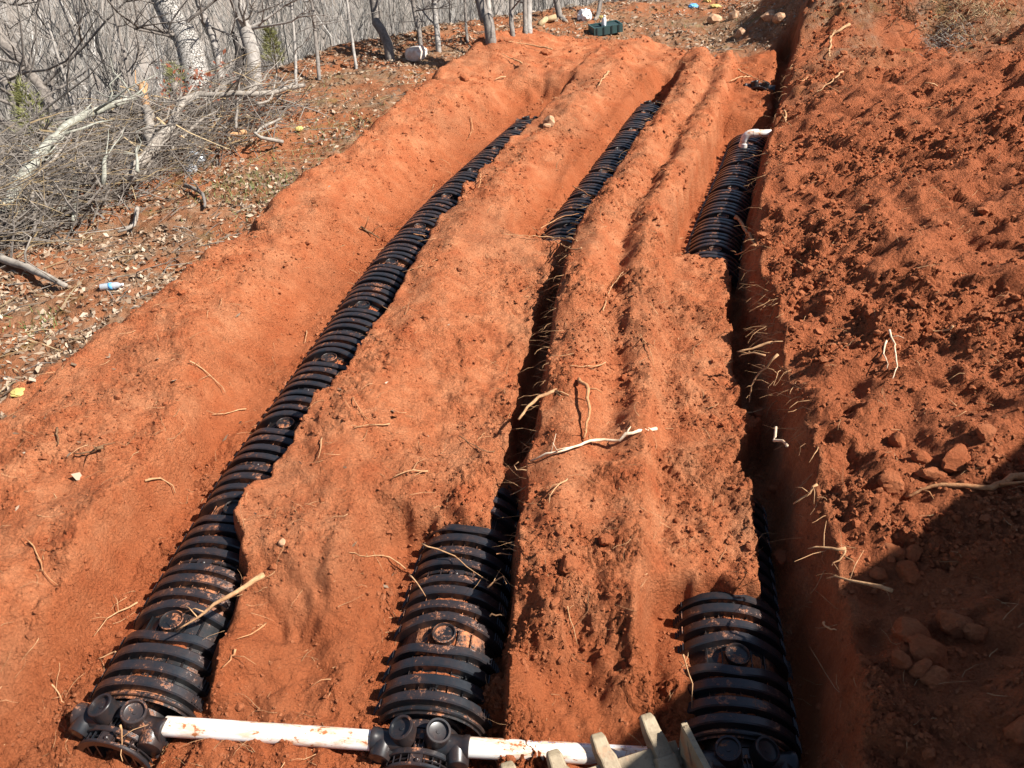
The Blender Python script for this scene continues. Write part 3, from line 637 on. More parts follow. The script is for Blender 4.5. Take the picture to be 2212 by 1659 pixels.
# ------------------------------------------------------------------ end caps with eight ports
def cap_meshes():
    D_ = {}
    body = MB()                                              # arched throat, narrowing to the front
    prof = [(0.30, 0.27, 0.235), (0.19, 0.255, 0.215), (0.06, 0.25, 0.205), (-0.06, 0.245, 0.20), (-0.14, 0.235, 0.195)]
    vs = []; NN = 16
    for (yy, hw, h) in prof:
        for i in range(NN+1):
            x, z = arch(i/NN, hw, h); vs.append((x, yy, z))
    body.add(vs, [(j*(NN+1)+i, j*(NN+1)+i+1, (j+1)*(NN+1)+i+1, (j+1)*(NN+1)+i) for j in range(len(prof)-1) for i in range(NN)], True)
    D_['body'] = body.mesh('body', m_valley)
    def hoop(y, w, hw, h, nm='hoop', out=0.026):
        mb = MB(); arch_band(mb, -w/2, w/2, hw-0.03, h-0.03, hw+out-0.02, h+out-0.02, nseg=NN); me = mb.mesh(nm, m_black); me.set_sharp_from_angle(angle=R(40)); return me, y
    D_['hoops'] = [hoop(0.275, 0.022, 0.295, 0.262), hoop(0.238, 0.016, 0.29, 0.25), hoop(0.20, 0.016, 0.285, 0.242), hoop(-0.065, 0.04, 0.275, 0.232, out=0.034), hoop(-0.152, 0.026, 0.262, 0.225, 'front_rim', 0.036), hoop(-0.110, 0.010, 0.262, 0.219)]
    D_['bars'] = []                                          # lattice bars between hoops
    for (ya, yb, hw, h) in ((0.195, 0.285, 0.285, 0.245), (-0.145, -0.07, 0.262, 0.222)):
        for t in (0.22, 0.30, 0.37, 0.44, 0.56, 0.63, 0.70, 0.78):
            x, z = arch(t, hw, h); D_['bars'].append(((x, (ya+yb)/2, z), yb-ya))
    D_['bar'] = MB().box((0, 0, 0), (0.006, 1, 0.016)).mesh('lattice_bar', m_black)
    bridge = MB(); bridge.box((0, 0.055, 0.222), (0.10, 0.07, 0.03)); bridge.box((0, 0.125, 0.225), (0.16, 0.05, 0.022)); bridge.box((0, -0.035, 0.215), (0.075, 0.06, 0.01))
    for x in (-0.028, 0.0, 0.028): bridge.box((x, -0.02, 0.222), (0.005, 0.08, 0.02))
    D_['bridge'] = bridge.mesh('bridge', m_black)
    pk = MB(); pk.box((0, 0, 0), (0.085, 0.075, 0.014)); pk.lathe([(0.017, 0.006), (0.017, 0.016), (0.010, 0.024), (0.002, 0.026)], (0.01, -0.01, 0), (0, 0, 1), 12)
    D_['latch'] = pk.mesh('latch', m_cap)
    tp = MB(); tp.lathe([(0.094, -0.13), (0.087, 0.0), (0.087, 0.012), (0.083, 0.017), (0.070, 0.017), (0.067, 0.013), (0.067, -0.004), (0.060, -0.006), (0.014, -0.006), (0.013, -0.002), (0.0, -0.002)], (0, 0, 0), (0, 0, 1), 32)
    D_['top_port'] = tp.mesh('top_port', m_cap)
    sp_ = MB(); sp_.lathe([(0.088, -0.12), (0.080, 0.0), (0.080, 0.06), (0.085, 0.068), (0.085, 0.10), (0.081, 0.105), (0.062, 0.105), (0.060, 0.09), (0.0, 0.09)], (0, 0, 0), (1, 0, 0), 28)
    D_['side_port'] = sp_.mesh('side_port', m_cap)
    fp = MB(); fp.lathe([(0.088, -0.07), (0.079, 0.035), (0.076, 0.042), (0.060, 0.046), (0.0, 0.050)], (0, 0, 0), (0, -1, -0.12), 28)
    D_['front_port'] = fp.mesh('front_port', m_cap)
    fw_ = MB()                                               # recessed front wall with an oval hole, slats and side flange
    nh = 20; hole = [(0.03+0.055*math.cos(a), 0.085+0.062*math.sin(a)) for a in [2*math.pi*k/nh for k in range(nh)]]
    outer = []
    for k in range(nh):
        a = 2*math.pi*k/nh; ca, sa = math.cos(a), math.sin(a)
        tt = 1e9
        if abs(ca) > 1e-6: tt = min(tt, ((0.225 if ca > 0 else -0.225)-0.03)/ca)
        if sa < -1e-6: tt = min(tt, (0.0-0.085)/sa)
        if sa > 1e-6:
            for q in np.linspace(0.01, 0.3, 120):
                xx, zz = 0.03+ca*q, 0.085+sa*q
                if abs(xx) < 0.24 and zz > 0.205*max(0, 1-(abs(xx)/0.24)**2.4)**0.5: tt = min(tt, q); break
        outer.append((0.03+ca*tt, 0.085+sa*tt))
    vs = [(x, -0.118, z) for x, z in outer]+[(x, -0.110, z) for x, z in hole]+[(x, -0.060, z) for x, z in hole]
    fw_.add(vs, [(k, (k+1) % nh, nh+(k+1) % nh, nh+k) for k in range(nh)]+[(nh+k, nh+(k+1) % nh, 2*nh+(k+1) % nh, 2*nh+k) for k in range(nh)])
    D_['front_wall'] = fw_.mesh('front_wall', m_cap)
    sl = MB(); sl.box((0, -0.138, 0.09), (0.014, 0.035, 0.17)); D_['slat'] = sl.mesh('slat', m_cap)
    fl = MB(); fl.box((0, 0, 0.012), (0.13, 0.10, 0.02)); fl.box((0.02, -0.11, 0.012), (0.10, 0.13, 0.02)); D_['foot'] = fl.mesh('foot', m_cap)
    for k, v in D_.items():
        if k not in ('hoops', 'bars'): v.set_sharp_from_angle(angle=R(38))
    return D_
CAPM = cap_meshes()
def make_cap(p, ang, label, front=True, flip=False, full=True):
    r = empty('end_cap', p, label, 'end cap', 'end caps of the chamber rows', ang)
    r.scale = (0.73, 0.73, 0.94); link('body', CAPM['body'], r); link('bridge', CAPM['bridge'], r)
    for q, ln in CAPM['bars']: o = link('lattice_bar', CAPM['bar'], r); o.location = q; o.scale = (1, ln, 1)
    for me, yy in CAPM['hoops']: o = link(me.name.split('.')[0], me, r); o.location = (0, yy, 0)
    o = link('latch', CAPM['latch'], r); o.location = (0, 0.235, 0.246)
    o = link('latch', CAPM['latch'], r); o.location = (0, -0.118, 0.226)
    for sx in (-1, 1):
        o = link('top_port', CAPM['top_port'], r); o.location = (sx*0.128, 0.045, 0.285); o.rotation_euler = (R(4), R(sx*14), 0)
        o = link('side_port', CAPM['side_port'], r); o.location = (sx*0.235, 0.025, 0.165); o.rotation_euler = (0, 0, 0 if sx > 0 else math.pi)
        o = link('front_port', CAPM['front_port'], r); o.location = (sx*0.262, -0.055, 0.145); o.rotation_euler = (0, 0, R(sx*8))
    if front:
        link('front_wall', CAPM['front_wall'], r)
        for x in (-0.16, -0.085, 0.105, 0.17): o = link('slat', CAPM['slat'], r); o.location = (x, 0, 0 if abs(x) < 0.12 else -0.03)
        o = link('foot', CAPM['foot'], r); o.location = (-0.285, -0.10, 0)
    return r
cx1 = float(ext(C1, np.array([2.02]))[0]); cx2 = float(ext(C2, np.array([2.03]))[0]); cx3 = float(ext(C3, np.array([2.0]))[0])
PA = un(250, 1530, 0.28); PB = un(906, 1575, 0.28); PC = un(1617, 1618, 0.28)
make_cap((PA[0], PA[1]-0.03, 0.0), R(-6), 'black end cap of the left trench with an open oval hole in front')
make_cap((PB[0], PB[1]-0.03, 0.0), R(-1), 'dusty black end cap of the middle trench with white pipes on both sides')
make_cap((PC[0], PC[1]-0.03, 0.0), R(3), 'black end cap in the shadow at the near end of the right trench')
def far_cap(E, lab, z=0.02):
    a = math.atan2(E[2], E[3]); n_ = math.hypot(E[2], E[3]); return make_cap((E[0]+0.20*E[2]/n_, E[1]+0.20*E[3]/n_, z), math.pi-a, lab)
far_cap(END1, 'small black end cap at the far end of the left trench')
far_cap(END2, 'small black end cap at the far end of the middle trench')
p = hit(1630, 192); far = make_cap((p[0]+0.1, p[1]+0.1, p[2]-0.17), math.pi-0.25, 'black end cap nearly buried at the far end of the right trench')

# ------------------------------------------------------------------ white pipes
def pipe(name, a, b_, r, label, prints=()):
    a = Vector(a); b_ = Vector(b_); d = (b_-a); L = d.length; root = empty(name, a, label, 'pipe')
    root.rotation_euler = d.to_track_quat('X', 'Z').to_euler()
    mb = MB(); mb.lathe([(r-0.006, 0.0), (r, 0.001), (r, L*0.25), (r, L*0.5), (r, L*0.75), (r, L-0.001), (r-0.006, L)], (0, 0, 0), (1, 0, 0), 28); mb.build('tube', m_pvc, root, R(40))
    if prints:                                               # blurred line of small print, too small to read
        pm = MB(); rr = random.Random(3)
        for (x0, x1) in prints:
            x_ = x0
            while x_ < x1:
                w = rr.uniform(0.004, 0.012)
                a0 = R(62); vs = []
                for aa in (a0-0.055*rr.uniform(0.6, 1), a0+0.055*rr.uniform(0.6, 1)):
                    for xx in (x_, x_+w): vs.append((xx, math.cos(aa)*(r+0.0012), math.sin(aa)*(r+0.0012)))
                pm.add(vs, [(0, 1, 3, 2)]); x_ += w+rr.uniform(0.003, 0.010) if rr.random() < 0.8 else w+0.03
        tag(pm.build('print', m_print, root), kind='stuff')
    return root
PR = 0.050
pipe('white_pipe', (PA[0]+0.235, PA[1]-0.012, 0.165), (PB[0]-0.235, PB[1]-0.012, 0.165), PR, 'white plastic pipe with dirt stains between the left and middle end caps')
pipe('white_pipe', (PB[0]+0.235, PB[1]-0.012, 0.165), (PC[0]-0.235, PC[1]-0.012, 0.165), PR, 'white plastic pipe with small blue print running under the digger bucket', ((0.28, 0.50), (0.56, 0.82), (0.95, 1.04)))
# elbow pipe
ex, ey = float(un(1606, 300, 0.40)[0]), float(un(1606, 312, 0.34)[1])
el = empty('elbow_pipe', (ex, ey, 0.31), 'white plastic elbow pipe standing on the far chamber of the right trench', 'pipe')
mb = MB(); mb.lathe([(0.060, 0.0), (0.060, 0.05), (0.051, 0.052), (0.051, 0.09)], (0, 0, 0), (0, 0, 1), 20)
pts = [(0.10-0.10*math.cos(a), 0, 0.085+0.10*math.sin(a)) for a in [math.pi/2*k/7 for k in range(8)]]; mb.tube(pts, 0.054, 20); mb.build('elbow', m_pvc, el, R(40))
mb = MB(); mb.lathe([(0.056, 0), (0.056, 0.07), (0.050, 0.072), (0.050, 0.62)], (0.10, 0, 0.185), (1, 0.03, 0.02), 20); mb.build('tube', m_pvc, el, R(40))

# ------------------------------------------------------------------ digger bucket
def build_bucket():
    zt = 0.47
    T = [un(1097, 1650, zt), un(1197, 1624, zt+0.02), un(1292, 1588, zt+0.03), un(1398, 1546, zt+0.04)]
    o = Vector(T[3]); wd = (Vector(T[0])-Vector(T[3])); wd.z = 0; wd.normalize()       # along the lip to the left
    fwd = Vector((-wd.y, wd.x, 0)); fwd = fwd if fwd.y > 0 else -fwd
    lip0 = o-fwd*0.16+Vector((0, 0, -0.12))
    r = empty('digger_bucket', lip0, 'worn steel digger bucket with curved teeth at the bottom edge above the white pipe', 'digger bucket')
    xa, ya, za = -wd, fwd, Vector((0, 0, 1)); M = Matrix((xa, ya, za)).transposed()
    r.rotation_euler = M.to_euler()
    inv = M.transposed(); loc = lambda P: inv @ (Vector(P)-lip0)
    wR = 0.10; wL = -0.95
    # floor sheet: from the lip down and back, then up to the hinge
    prof = [(0.0, 0.0), (-0.06, -0.035), (-0.20, -0.10), (-0.36, -0.15), (-0.54, -0.15), (-0.72, -0.08), (-0.84, 0.06), (-0.88, 0.24)]
    mb = MB(); vs = []
    for (yy, zz) in prof: vs += [(wL, yy, zz), (wR, yy, zz), (wR, yy-0.012, zz-0.03), (wL, yy-0.012, zz-0.03)]
    fs = []
    for j in range(len(prof)-1):
        a = j*4; c = a+4
        for k in range(4): fs.append((a+k, c+k, c+(k+1) % 4, a+(k+1) % 4))
    fs += [(0, 1, 2, 3), tuple(len(vs)-4+k for k in (3, 2, 1, 0))]
    mb.add(vs, fs, False); mb.build('shell', m_steel, r)
    lipm = MB(); lipm.box(((wL+wR)/2, 0.012, 0.004), (wR-wL, 0.10, 0.036), Matrix.Rotation(R(28), 3, 'X')); lipm.build('lip', m_steel, r)
    tip = loc(un(1447, 1572, zt+0.13)); 
    for sx, x0 in ((1, wR+0.012), (-1, wL-0.012)):
        pm = MB(); up = [(tip.y, tip.z), (tip.y-0.11, tip.z-0.005), (-0.30, 0.21), (-0.62, 0.30), (-0.88, 0.30)]; th = 0.014
        low = [(0.0, -0.04)]+[(a_, b_-0.03) for a_, b_ in prof[1:]]
        ring = up+list(reversed(low)); n_ = len(ring)
        vs = [(x0-th, a_, b_) for a_, b_ in ring]+[(x0+th, a_, b_) for a_, b_ in ring]
        fs = [tuple(range(n_)), tuple(reversed(range(n_, 2*n_)))]+[(k, (k+1) % n_, n_+(k+1) % n_, n_+k)[::-1] for k in range(n_)]
        pm.add(vs, fs); pm.build('side_plate', m_steel, r)
        cm = MB(); q = Vector((x0, tip.y, tip.z)); cm.box(q+Vector((0, -0.05, -0.07)), (0.05, 0.10, 0.16), Matrix.Rotation(R(-35), 3, 'X'), 0.35); cm.build('side_cutter', m_steel, r)
    for k, P in enumerate(T):
        q = loc(P); base = Vector((q.x-0.0, 0.0, 0.0))
        tm = MB(); path = [base+Vector((0.025, -0.10, -0.03)), base+Vector((0.02, 0.00, 0.012)), base+Vector((0.012, 0.07, 0.05)), Vector((q.x, q.y-0.055, q.z-0.035)), Vector((q.x-0.004, q.y-0.012, q.z-0.006)), Vector((q.x-0.006, q.y+0.012, q.z-0.002))]
        half = [0.048, 0.048, 0.046, 0.042, 0.038, 0.030]; th = [0.035, 0.042, 0.040, 0.030, 0.020, 0.010]; vs = []
        for i, c in enumerate(path):
            t = (path[min(i+1, 5)]-path[max(i-1, 0)]).normalized(); nrm = Vector((1, 0, 0)).cross(t).normalized()
            for sx, sz in ((-1, -1), (1, -1), (1, 1), (-1, 1)): vs.append(c+Vector((1, 0, 0))*half[i]*sx*(0.86 if sz > 0 else 1)+nrm*th[i]*sz)
        fs = [(i*4+j, i*4+(j+1) % 4, i*4+4+(j+1) % 4, i*4+4+j) for i in range(5) for j in range(4)]+[(3, 2, 1, 0), (20, 21, 22, 23)]
        tm.add(vs, fs); ob = tm.build('tooth', m_steel, r)
        bv = ob.modifiers.new('bevel', 'BEVEL'); bv.width = 0.008; bv.segments = 2
        ad = MB(); ad.box(base+Vector((0.018, -0.035, 0.005)), (0.112, 0.10, 0.085), Matrix.Rotation(R(28), 3, 'X'), 0.9); oa = ad.build('adapter', m_steel, ob)
        bv = oa.modifiers.new('bevel', 'BEVEL'); bv.width = 0.010; bv.segments = 2
    ea = MB()
    for x_ in (-0.62, -0.30): ea.box((x_, -0.95, 0.28), (0.04, 0.22, 0.26))
    ea.build('hinge_ear', m_steel, r)
    return r
build_bucket()

# ------------------------------------------------------------------ gabled block added out of view to cast the near corner's shadow
def build_shadow_caster():
    # shadow edge on the ground runs from A to B; the eave stands up-sun of it
    zt = 3.9; A = Vector((0.55, 2.15, 0.3)); B = Vector((3.45, 4.35, 1.0))
    up = lambda P: P+SD*((zt-P.z)/SD.z)
    a, b_ = up(A), up(B); d = (b_-a).normalized(); out = Vector((d.y, -d.x, 0))
    a2 = a-d*1.2; b2 = b_+d*0.35
    r = empty('shadow_caster', (a2.x, a2.y, 0.9), 'unseen gabled block added to cast the near corner shadow', 'shadow_caster')
    ang = math.atan2(d.y, d.x); r.rotation_euler = (0, 0, ang); L = (b2-a2).length; W_ = 5.0
    mb = MB(); mb.box((L/2, -0.35-W_/2, 1.35), (L-0.3, W_, 3.1)); mb.build('wall', m_wall, r)
    mb = MB(); mb.add([(0, 0, 3.0), (L, 0, 3.0), (L, -W_-0.7, 3.0), (0, -W_-0.7, 3.0), (0, -W_/2-0.35, 4.0), (L, -W_/2-0.35, 4.0), (0, 0, 2.9), (L, 0, 2.9), (L, -W_-0.7, 2.9), (0, -W_-0.7, 2.9)],
        [(0, 1, 5, 4), (2, 3, 4, 5), (0, 4, 3), (1, 2, 5), (0, 6, 7, 1), (2, 8, 9, 3), (0, 3, 9, 6), (1, 7, 8, 2), (6, 9, 8, 7)]); mb.build('caster_roof', m_roof, r)
    for x_ in (1.2, 3.0): mb = MB(); mb.box((x_, -0.34, 1.8), (0.8, 0.06, 1.1)); mb.build('caster_window', m_glass, r)
build_shadow_caster()

# ------------------------------------------------------------------ roots: each large one a thing
def world_path(pts, off, scale, lift, z):
    out = []
    for k, (u, v) in enumerate(pts):
        U, V_ = off[0]+u/3.0, off[1]+v/3.0
        if z is None: out.append(Vector(hit(U, V_, lift if not hasattr(lift, '__len__') else lift[k])))
        else: out.append(Vector(un(U, V_, z if not hasattr(z, '__len__') else z[k])))
    return out
def resample(P, n, wig, rr):
    P = [Vector(p) for p in P]; d = [0]
    for a, b_ in zip(P, P[1:]): d.append(d[-1]+(b_-a).length)
    out = []
    for i in range(n):
        s = d[-1]*i/(n-1); k = max(j for j in range(len(d)) if d[j] <= s+1e-9); k = min(k, len(P)-2); t = (s-d[k])/max(d[k+1]-d[k], 1e-6)
        p0 = P[max(k-1, 0)]; p1 = P[k]; p2 = P[k+1]; p3 = P[min(k+2, len(P)-1)]
        q = 0.5*((2*p1)+(p2-p0)*t+(2*p0-5*p1+4*p2-p3)*t*t+(3*p1-p0-3*p2+p3)*t**3)
        out.append(q+Vector((rr.uniform(-wig, wig), rr.uniform(-wig, wig), rr.uniform(-wig, wig)*0.6)))
    return out
def root(pts, off, r, label, m=None, lift=0.02, z=None, name='root', cat='root', twigs=2, taper=0.35, group=None):
    rr = random.Random(int(pts[0][0]*7+pts[0][1])); P = world_path(pts, off, 3, lift, z)
    L = sum((a-b_).length for a, b_ in zip(P, P[1:])); n = max(6, min(26, int(L/0.05)))
    Q = resample(P, n, min(0.014, r*0.75+0.003), rr); base = Q[0].copy(); mb = MB()
    rad = [r*(1-(1-taper)*i/(n-1))*rr.uniform(0.86, 1.14) for i in range(n)]
    mb.tube([q-base for q in Q], [k*0.85 for k in rad], 7 if r > 0.009 else 5)
    for k in range(twigs):
        i = rr.randrange(1, n-1); d = Vector((rr.uniform(-1, 1), rr.uniform(-1, 1), rr.uniform(-0.15, 0.5))).normalized(); ln = rr.uniform(0.04, 0.14)*(1+r*20)
        q = Q[i]-base; mb.tube([q, q+d*ln*0.5+Vector((0, 0, 0.008)), q+d*ln+Vector((rr.uniform(-.03, .03), rr.uniform(-.03, .03), -0.01))], [rad[i]*0.5, rad[i]*0.35, rad[i]*0.2], 4)
    o = mb.build(name, m or m_root); o.location = base
    return tag(o, label, cat, group)
O5, O1b, O4, O2b, O2t, O3t, O6, O3b = (737, 553), (0, 1106), (0, 553), (737, 1106), (737, 0), (1475, 0), (1475, 553), (1475, 1106)
root([(1510, 830), (1400, 870), (1290, 910), (1210, 980), (1150, 1050)], O5, 0.017, 'thick tan root jutting over the dark gap from the ridge right of the middle trench', lift=0.07, z=[0.60, 0.62, 0.60, 0.57, 0.55], taper=0.6)
root([(1530, 830), (1570, 910), (1595, 1000), (1590, 1110), (1570, 1200)], O5, 0.018, 'thick root bowed off the ridge, running down from the root over the gap', m_root_red, lift=[0.02, 0.09, 0.11, 0.08, 0.02], taper=0.5)
root([(2030, 1150), (1900, 1180), (1770, 1235), (1640, 1240), (1480, 1280), (1360, 1310), (1240, 1350)], O5, 0.016, 'long pale root with peeled bark lying across the ridge', m_root_pale, lift=[0.02, 0.04, 0.06, 0.06, 0.05, 0.03, 0.02], twigs=4, taper=0.5)
root([(1710, 720), (1600, 745), (1480, 750)], O5, 0.007, 'thin root lying on the ridge just behind the thick bowed one')
root([(1690, 390), (1740, 260), (1825, 140)], O5, 0.008, 'straight thin root slanting along the ridge halfway to the far chambers', lift=0.04, twigs=1)
root([(1410, 225), (1300, 260), (1200, 300)], O5, 0.006, 'thin root on the covered middle trench near the top of the dark gap', m_root_red)
root([(560, 1415), (430, 1440), (330, 1460)], O5, 0.008, 'short tan root on the backfill behind the near middle chamber')
root([(315, 1112), (190, 1120), (80, 1135)], O5, 0.007, 'thin tan root on the ridge right of the left chamber row, lying crosswise')
root([(80, 940), (120, 1020), (200, 1090)], O5, 0.006, 'thin curved root meeting the crosswise one beside the left chamber row', m_root_red)
root([(1470, 1475), (1390, 1540), (1340, 1640)], O5, 0.009, 'tan root slanting down the ridge below the peeled one', lift=0.04)
root([(760, 1180), (860, 1250), (960, 1290), (1140, 1265)], O5, 0.005, 'thin dark looping root on the backfill of the middle trench', m_root_dark)
root([(1930, 540), (1990, 640), (2040, 770)], O5, 0.007, 'forked thin root on the right flank of the ridge', m_root_red, lift=0.03, twigs=5)
root([(1250, 1390), (1130, 1375), (1145, 1335)], O5, 0.008, 'hooked root end sticking out over the gap below the peeled root', z=[0.52, 0.5, 0.55], twigs=1)
root([(1300, 1400), (1200, 1500), (1090, 1550)], O5, 0.006, 'thin root dangling in the dark gap behind the near middle chamber', z=[0.52, 0.45, 0.40])
root([(1720, 400), (1580, 480), (1480, 550), (1380, 610), (1260, 700), (1150, 780)], O1b, 0.019, 'long tan root reaching over the near chambers of the left trench', z=[0.55, 0.56, 0.55, 0.52, 0.47, 0.42], taper=0.25)
root([(900, 610), (720, 730), (620, 830)], O1b, 0.007, 'forked root on the trench wall left of the near left chambers', lift=0.03)
root([(200, 210), (270, 330), (300, 420), (380, 495)], O1b, 0.006, 'thin root creeping down the left bank at the edge of the picture', m_root_red)
root([(770, 935), (640, 965)], O1b, 0.008, 'short root stub poking from the left wall toward the chambers')
root([(350, 1135), (390, 1190), (430, 1260)], O1b, 0.006, 'thin twisted root on the bank beside the left end cap')
root([(780, 1370), (795, 1480), (785, 1620)], O1b, 0.007, 'thin root hanging in front of the left end cap', z=[0.32, 0.22, 0.16], twigs=1)
root([(1740, 750), (1640, 800), (1540, 840)], O1b, 0.007, 'thin root on the slope above the left white pipe', m_root_red, twigs=1)
root([(1540, 930), (1490, 1000), (1450, 1020)], O1b, 0.009, 'short stick lying above the left white pipe close to the chambers', m_root_red, twigs=1)
root([(1240, 725), (1330, 770), (1400, 820), (1445, 880), (1460, 920)], O4, 0.008, 'curved pale root on the left spoil bank', lift=0.04)
root([(960, 1500), (1100, 1510), (1150, 1590)], O4, 0.010, 'bent root at the lip of the left trench wall', m_root, lift=0.04)
root([(1600, 1010), (1500, 1030), (1380, 1060)], O4, 0.006, 'thin straight root on the bank next to the left chambers')
root([(690, 1280), (560, 1320), (510, 1310)], O4, 0.013, 'stubby dark root broken off on the left spoil bank', m_root_dark, lift=0.03)
root([(380, 1140), (375, 1190), (385, 1250)], O4, 0.010, 'short upright root sticking from the left spoil bank', m_root_dark, lift=0.02, twigs=0)
root([(1990, 500), (1985, 540), (1985, 580)], O4, 0.006, 'tiny pale root on the bank midway along the left row', twigs=0)
root([(2090, 1210), (2080, 1270), (2070, 1340)], O4, 0.006, 'pale splinter standing on the ridge right of the left row', twigs=0)
root([(520, 210), (640, 250), (740, 290), (800, 340), (880, 400), (960, 440)], O2b, 0.006, 'long thin root draped over the near middle chamber', z=[0.36, 0.36, 0.355, 0.36, 0.36, 0.35], twigs=1)
root([(440, 410), (520, 490), (550, 540)], O2b, 0.007, 'short root leaning on the left side of the near middle chamber', z=[0.33, 0.34, 0.34], twigs=0)
root([(420, 400), (300, 325), (160, 310), (60, 290)], O2b, 0.006, 'thin root with forks on the bank left of the near middle chamber', twigs=4)
root([(955, 485), (1040, 420), (1080, 465)], O2b, 0.007, 'angled root sticking from the ridge wall over the near middle chamber', z=[0.42, 0.47, 0.50], twigs=3)
root([(960, 670), (1060, 668)], O2b, 0.007, 'straight root stub poking out of the ridge wall level with the port', m_root_dark, z=[0.36, 0.36], twigs=0)
root([(1000, 270), (1110, 275)], O2b, 0.006, 'thin straight stub crossing the gap behind the near middle chamber', m_root_red, z=[0.40, 0.40], twigs=0)
root([(1460, 650), (1490, 730), (1530, 860)], O2b, 0.005, 'thin vertical root on the end face of the ridge', twigs=1)
root([(1600, 560), (1590, 690), (1480, 800), (1410, 900)], O2b, 0.004, 'fine crooked root on the ridge end above the bucket', m_root_dark, twigs=1)
root([(1370, 345), (1200, 310), (1080, 290)], O2t, 0.02, 'long root on top of the mound at the end of the left trench', m_root, lift=0.06)
root([(1170, 440), (1100, 400), (1040, 380)], O2t, 0.02, 'short fat root on the face of the far left mound', m_root, lift=0.06)
root([(1060, 510), (1000, 530)], O2t, 0.016, 'short pale root chunk below the far left mound', lift=0.04, twigs=0)
root([(1730, 480), (1700, 530), (1660, 580)], O2t, 0.02, 'tan root beside the far end of the middle trench', lift=0.05)
root([(1530, 1585), (1400, 1570), (1200, 1560), (1040, 1555)], O2t, 0.009, 'long tan root across the covered middle trench in front of the far chambers', lift=0.05)
root([(1560, 1645), (1480, 1640), (1400, 1600), (1240, 1520)], O2t, 0.009, 'crooked root crossing the long tan one before the far middle chambers', lift=0.05)
root([(1500, 1205), (1570, 1240), (1640, 1280)], O2t, 0.009, 'root lying on the far middle chambers, pointing down to the right', m_root_red, z=[0.37, 0.37, 0.36], twigs=0)
root([(1290, 1480), (1420, 1410), (1570, 1380)], O2t, 0.008, 'root bridging the front of the far middle chambers', m_root_red, z=[0.40, 0.42, 0.42], twigs=1)
root([(840, 790), (850, 860), (820, 930)], O2t, 0.010, 'curved root hanging on the bank left of the far left chambers', m_root_red, lift=0.04)
root([(900, 1160), (905, 1200), (885, 1245)], O2t, 0.011, 'short root leaning against the left row halfway along', m_root_red, lift=0.06, twigs=0)
root([(470, 1520), (560, 1525)], O2t, 0.008, 'short root lying across the left chamber row', m_root_red, z=[0.36, 0.35], twigs=1)
root([(130, 1480), (190, 1530), (250, 1570)], O2t, 0.018, 'dark chunk of root on the bank left of the chamber row', m_root_dark, lift=0.04, twigs=3)
root([(1070, 190), (1000, 230), (950, 290), (940, 400)], O3t, 0.032, 'long thick tan root curving down the brown heap at the upper right', m_root, lift=0.06)
root([(1020, 510), (960, 560), (860, 640)], O3t, 0.016, 'tan root lying below the curved one on the right bank', lift=0.04)
root([(870, 480), (820, 520), (765, 570)], O3t, 0.020, 'short tan root close to the right trench edge at its far end', m_root_red, lift=0.04)
root([(760, 955), (600, 980), (480, 1010), (370, 1040)], O3t, 0.011, 'tan root reaching from the right bank across the far right chambers', z=[0.74, 0.66, 0.56, 0.42], twigs=3)
root([(340, 1400), (400, 1480), (470, 1580)], O3t, 0.022, 'thick stick leaning in the gap beside the far right chambers', m_root_red, z=[0.45, 0.52, 0.62], twigs=1, taper=0.8)
root([(470, 1590), (400, 1625), (330, 1650)], O3t, 0.016, 'root end meeting the foot of the thick stick', m_root_red, z=[0.62, 0.52, 0.44], twigs=3)
root([(440, 520), (370, 535), (300, 560)], O3t, 0.016, 'root lying across the far end of the right trench', lift=0.08, twigs=1)
root([(350, 500), (430, 545), (520, 590)], O3t, 0.014, 'straight root crossing above the far right end cap', lift=0.12, twigs=2)
root([(640, 770), (655, 800), (660, 840)], O3t, 0.018, 'pale knotted root at the bank edge behind the elbow pipe', lift=0.06, twigs=1)
root([(1640, 590), (1560, 605), (1480, 620)], O3t, 0.012, 'thin pale root on the crest of the right bank', lift=0.05, twigs=0)
root([(580, 560), (470, 590), (365, 620)], O6, 0.015, 'fat tan root poking out of the right trench wall', z=[0.74, 0.70, 0.66], twigs=1, taper=0.5)
root([(540, 640), (430, 630), (360, 650)], O6, 0.011, 'root just under the fat tan one in the right wall', z=[0.70, 0.66, 0.62], twigs=2)
root([(690, 1235), (640, 1205), (590, 1190), (615, 1110)], O6, 0.013, 'elbow shaped pale root hanging from the right trench wall', m_root_pale, z=[0.70, 0.64, 0.58, 0.66], twigs=0, taper=0.8)
root([(1310, 570), (1350, 620), (1360, 760), (1320, 870)], O6, 0.009, 'right one of two pale hanging roots on the right bank', m_root_pale, lift=0.05, twigs=1)
root([(1290, 620), (1280, 720), (1305, 790)], O6, 0.008, 'left one of two pale hanging roots on the right bank', m_root_pale, lift=0.05, twigs=0)
root([(2230, 1425), (2000, 1490), (1800, 1530), (1600, 1540), (1440, 1530)], O6, 0.026, 'long thick clay coated root near the right edge above the shadow', m_root_red, lift=0.03, twigs=2)
root([(620, 640), (540, 720), (450, 830), (430, 950)], O6, 0.012, 'long root dangling from the bushy fringe of the right wall', z=[0.75, 0.64, 0.5, 0.4], twigs=5)
root([(1740, 500), (1640, 510), (1560, 525)], O6, 0.010, 'short root beside a dark hollow on the right bank', lift=0.04, twigs=0)
root([(880, 1475), (800, 1550), (710, 1610)], O6, 0.010, 'forked root at the top of the right wall above the shadow', m_root, z=[0.80, 0.76, 0.70], twigs=4)
root([(1050, 240), (950, 235), (820, 225)], O3b, 0.012, 'straight tan root at the shadow edge on the right wall', z=[0.82, 0.80, 0.76], twigs=1)
root([(1060, 240), (1030, 280), (960, 350)], O3b, 0.009, 'thin root slanting under the straight one at the shadow edge', z=[0.80, 0.78, 0.74], twigs=2)
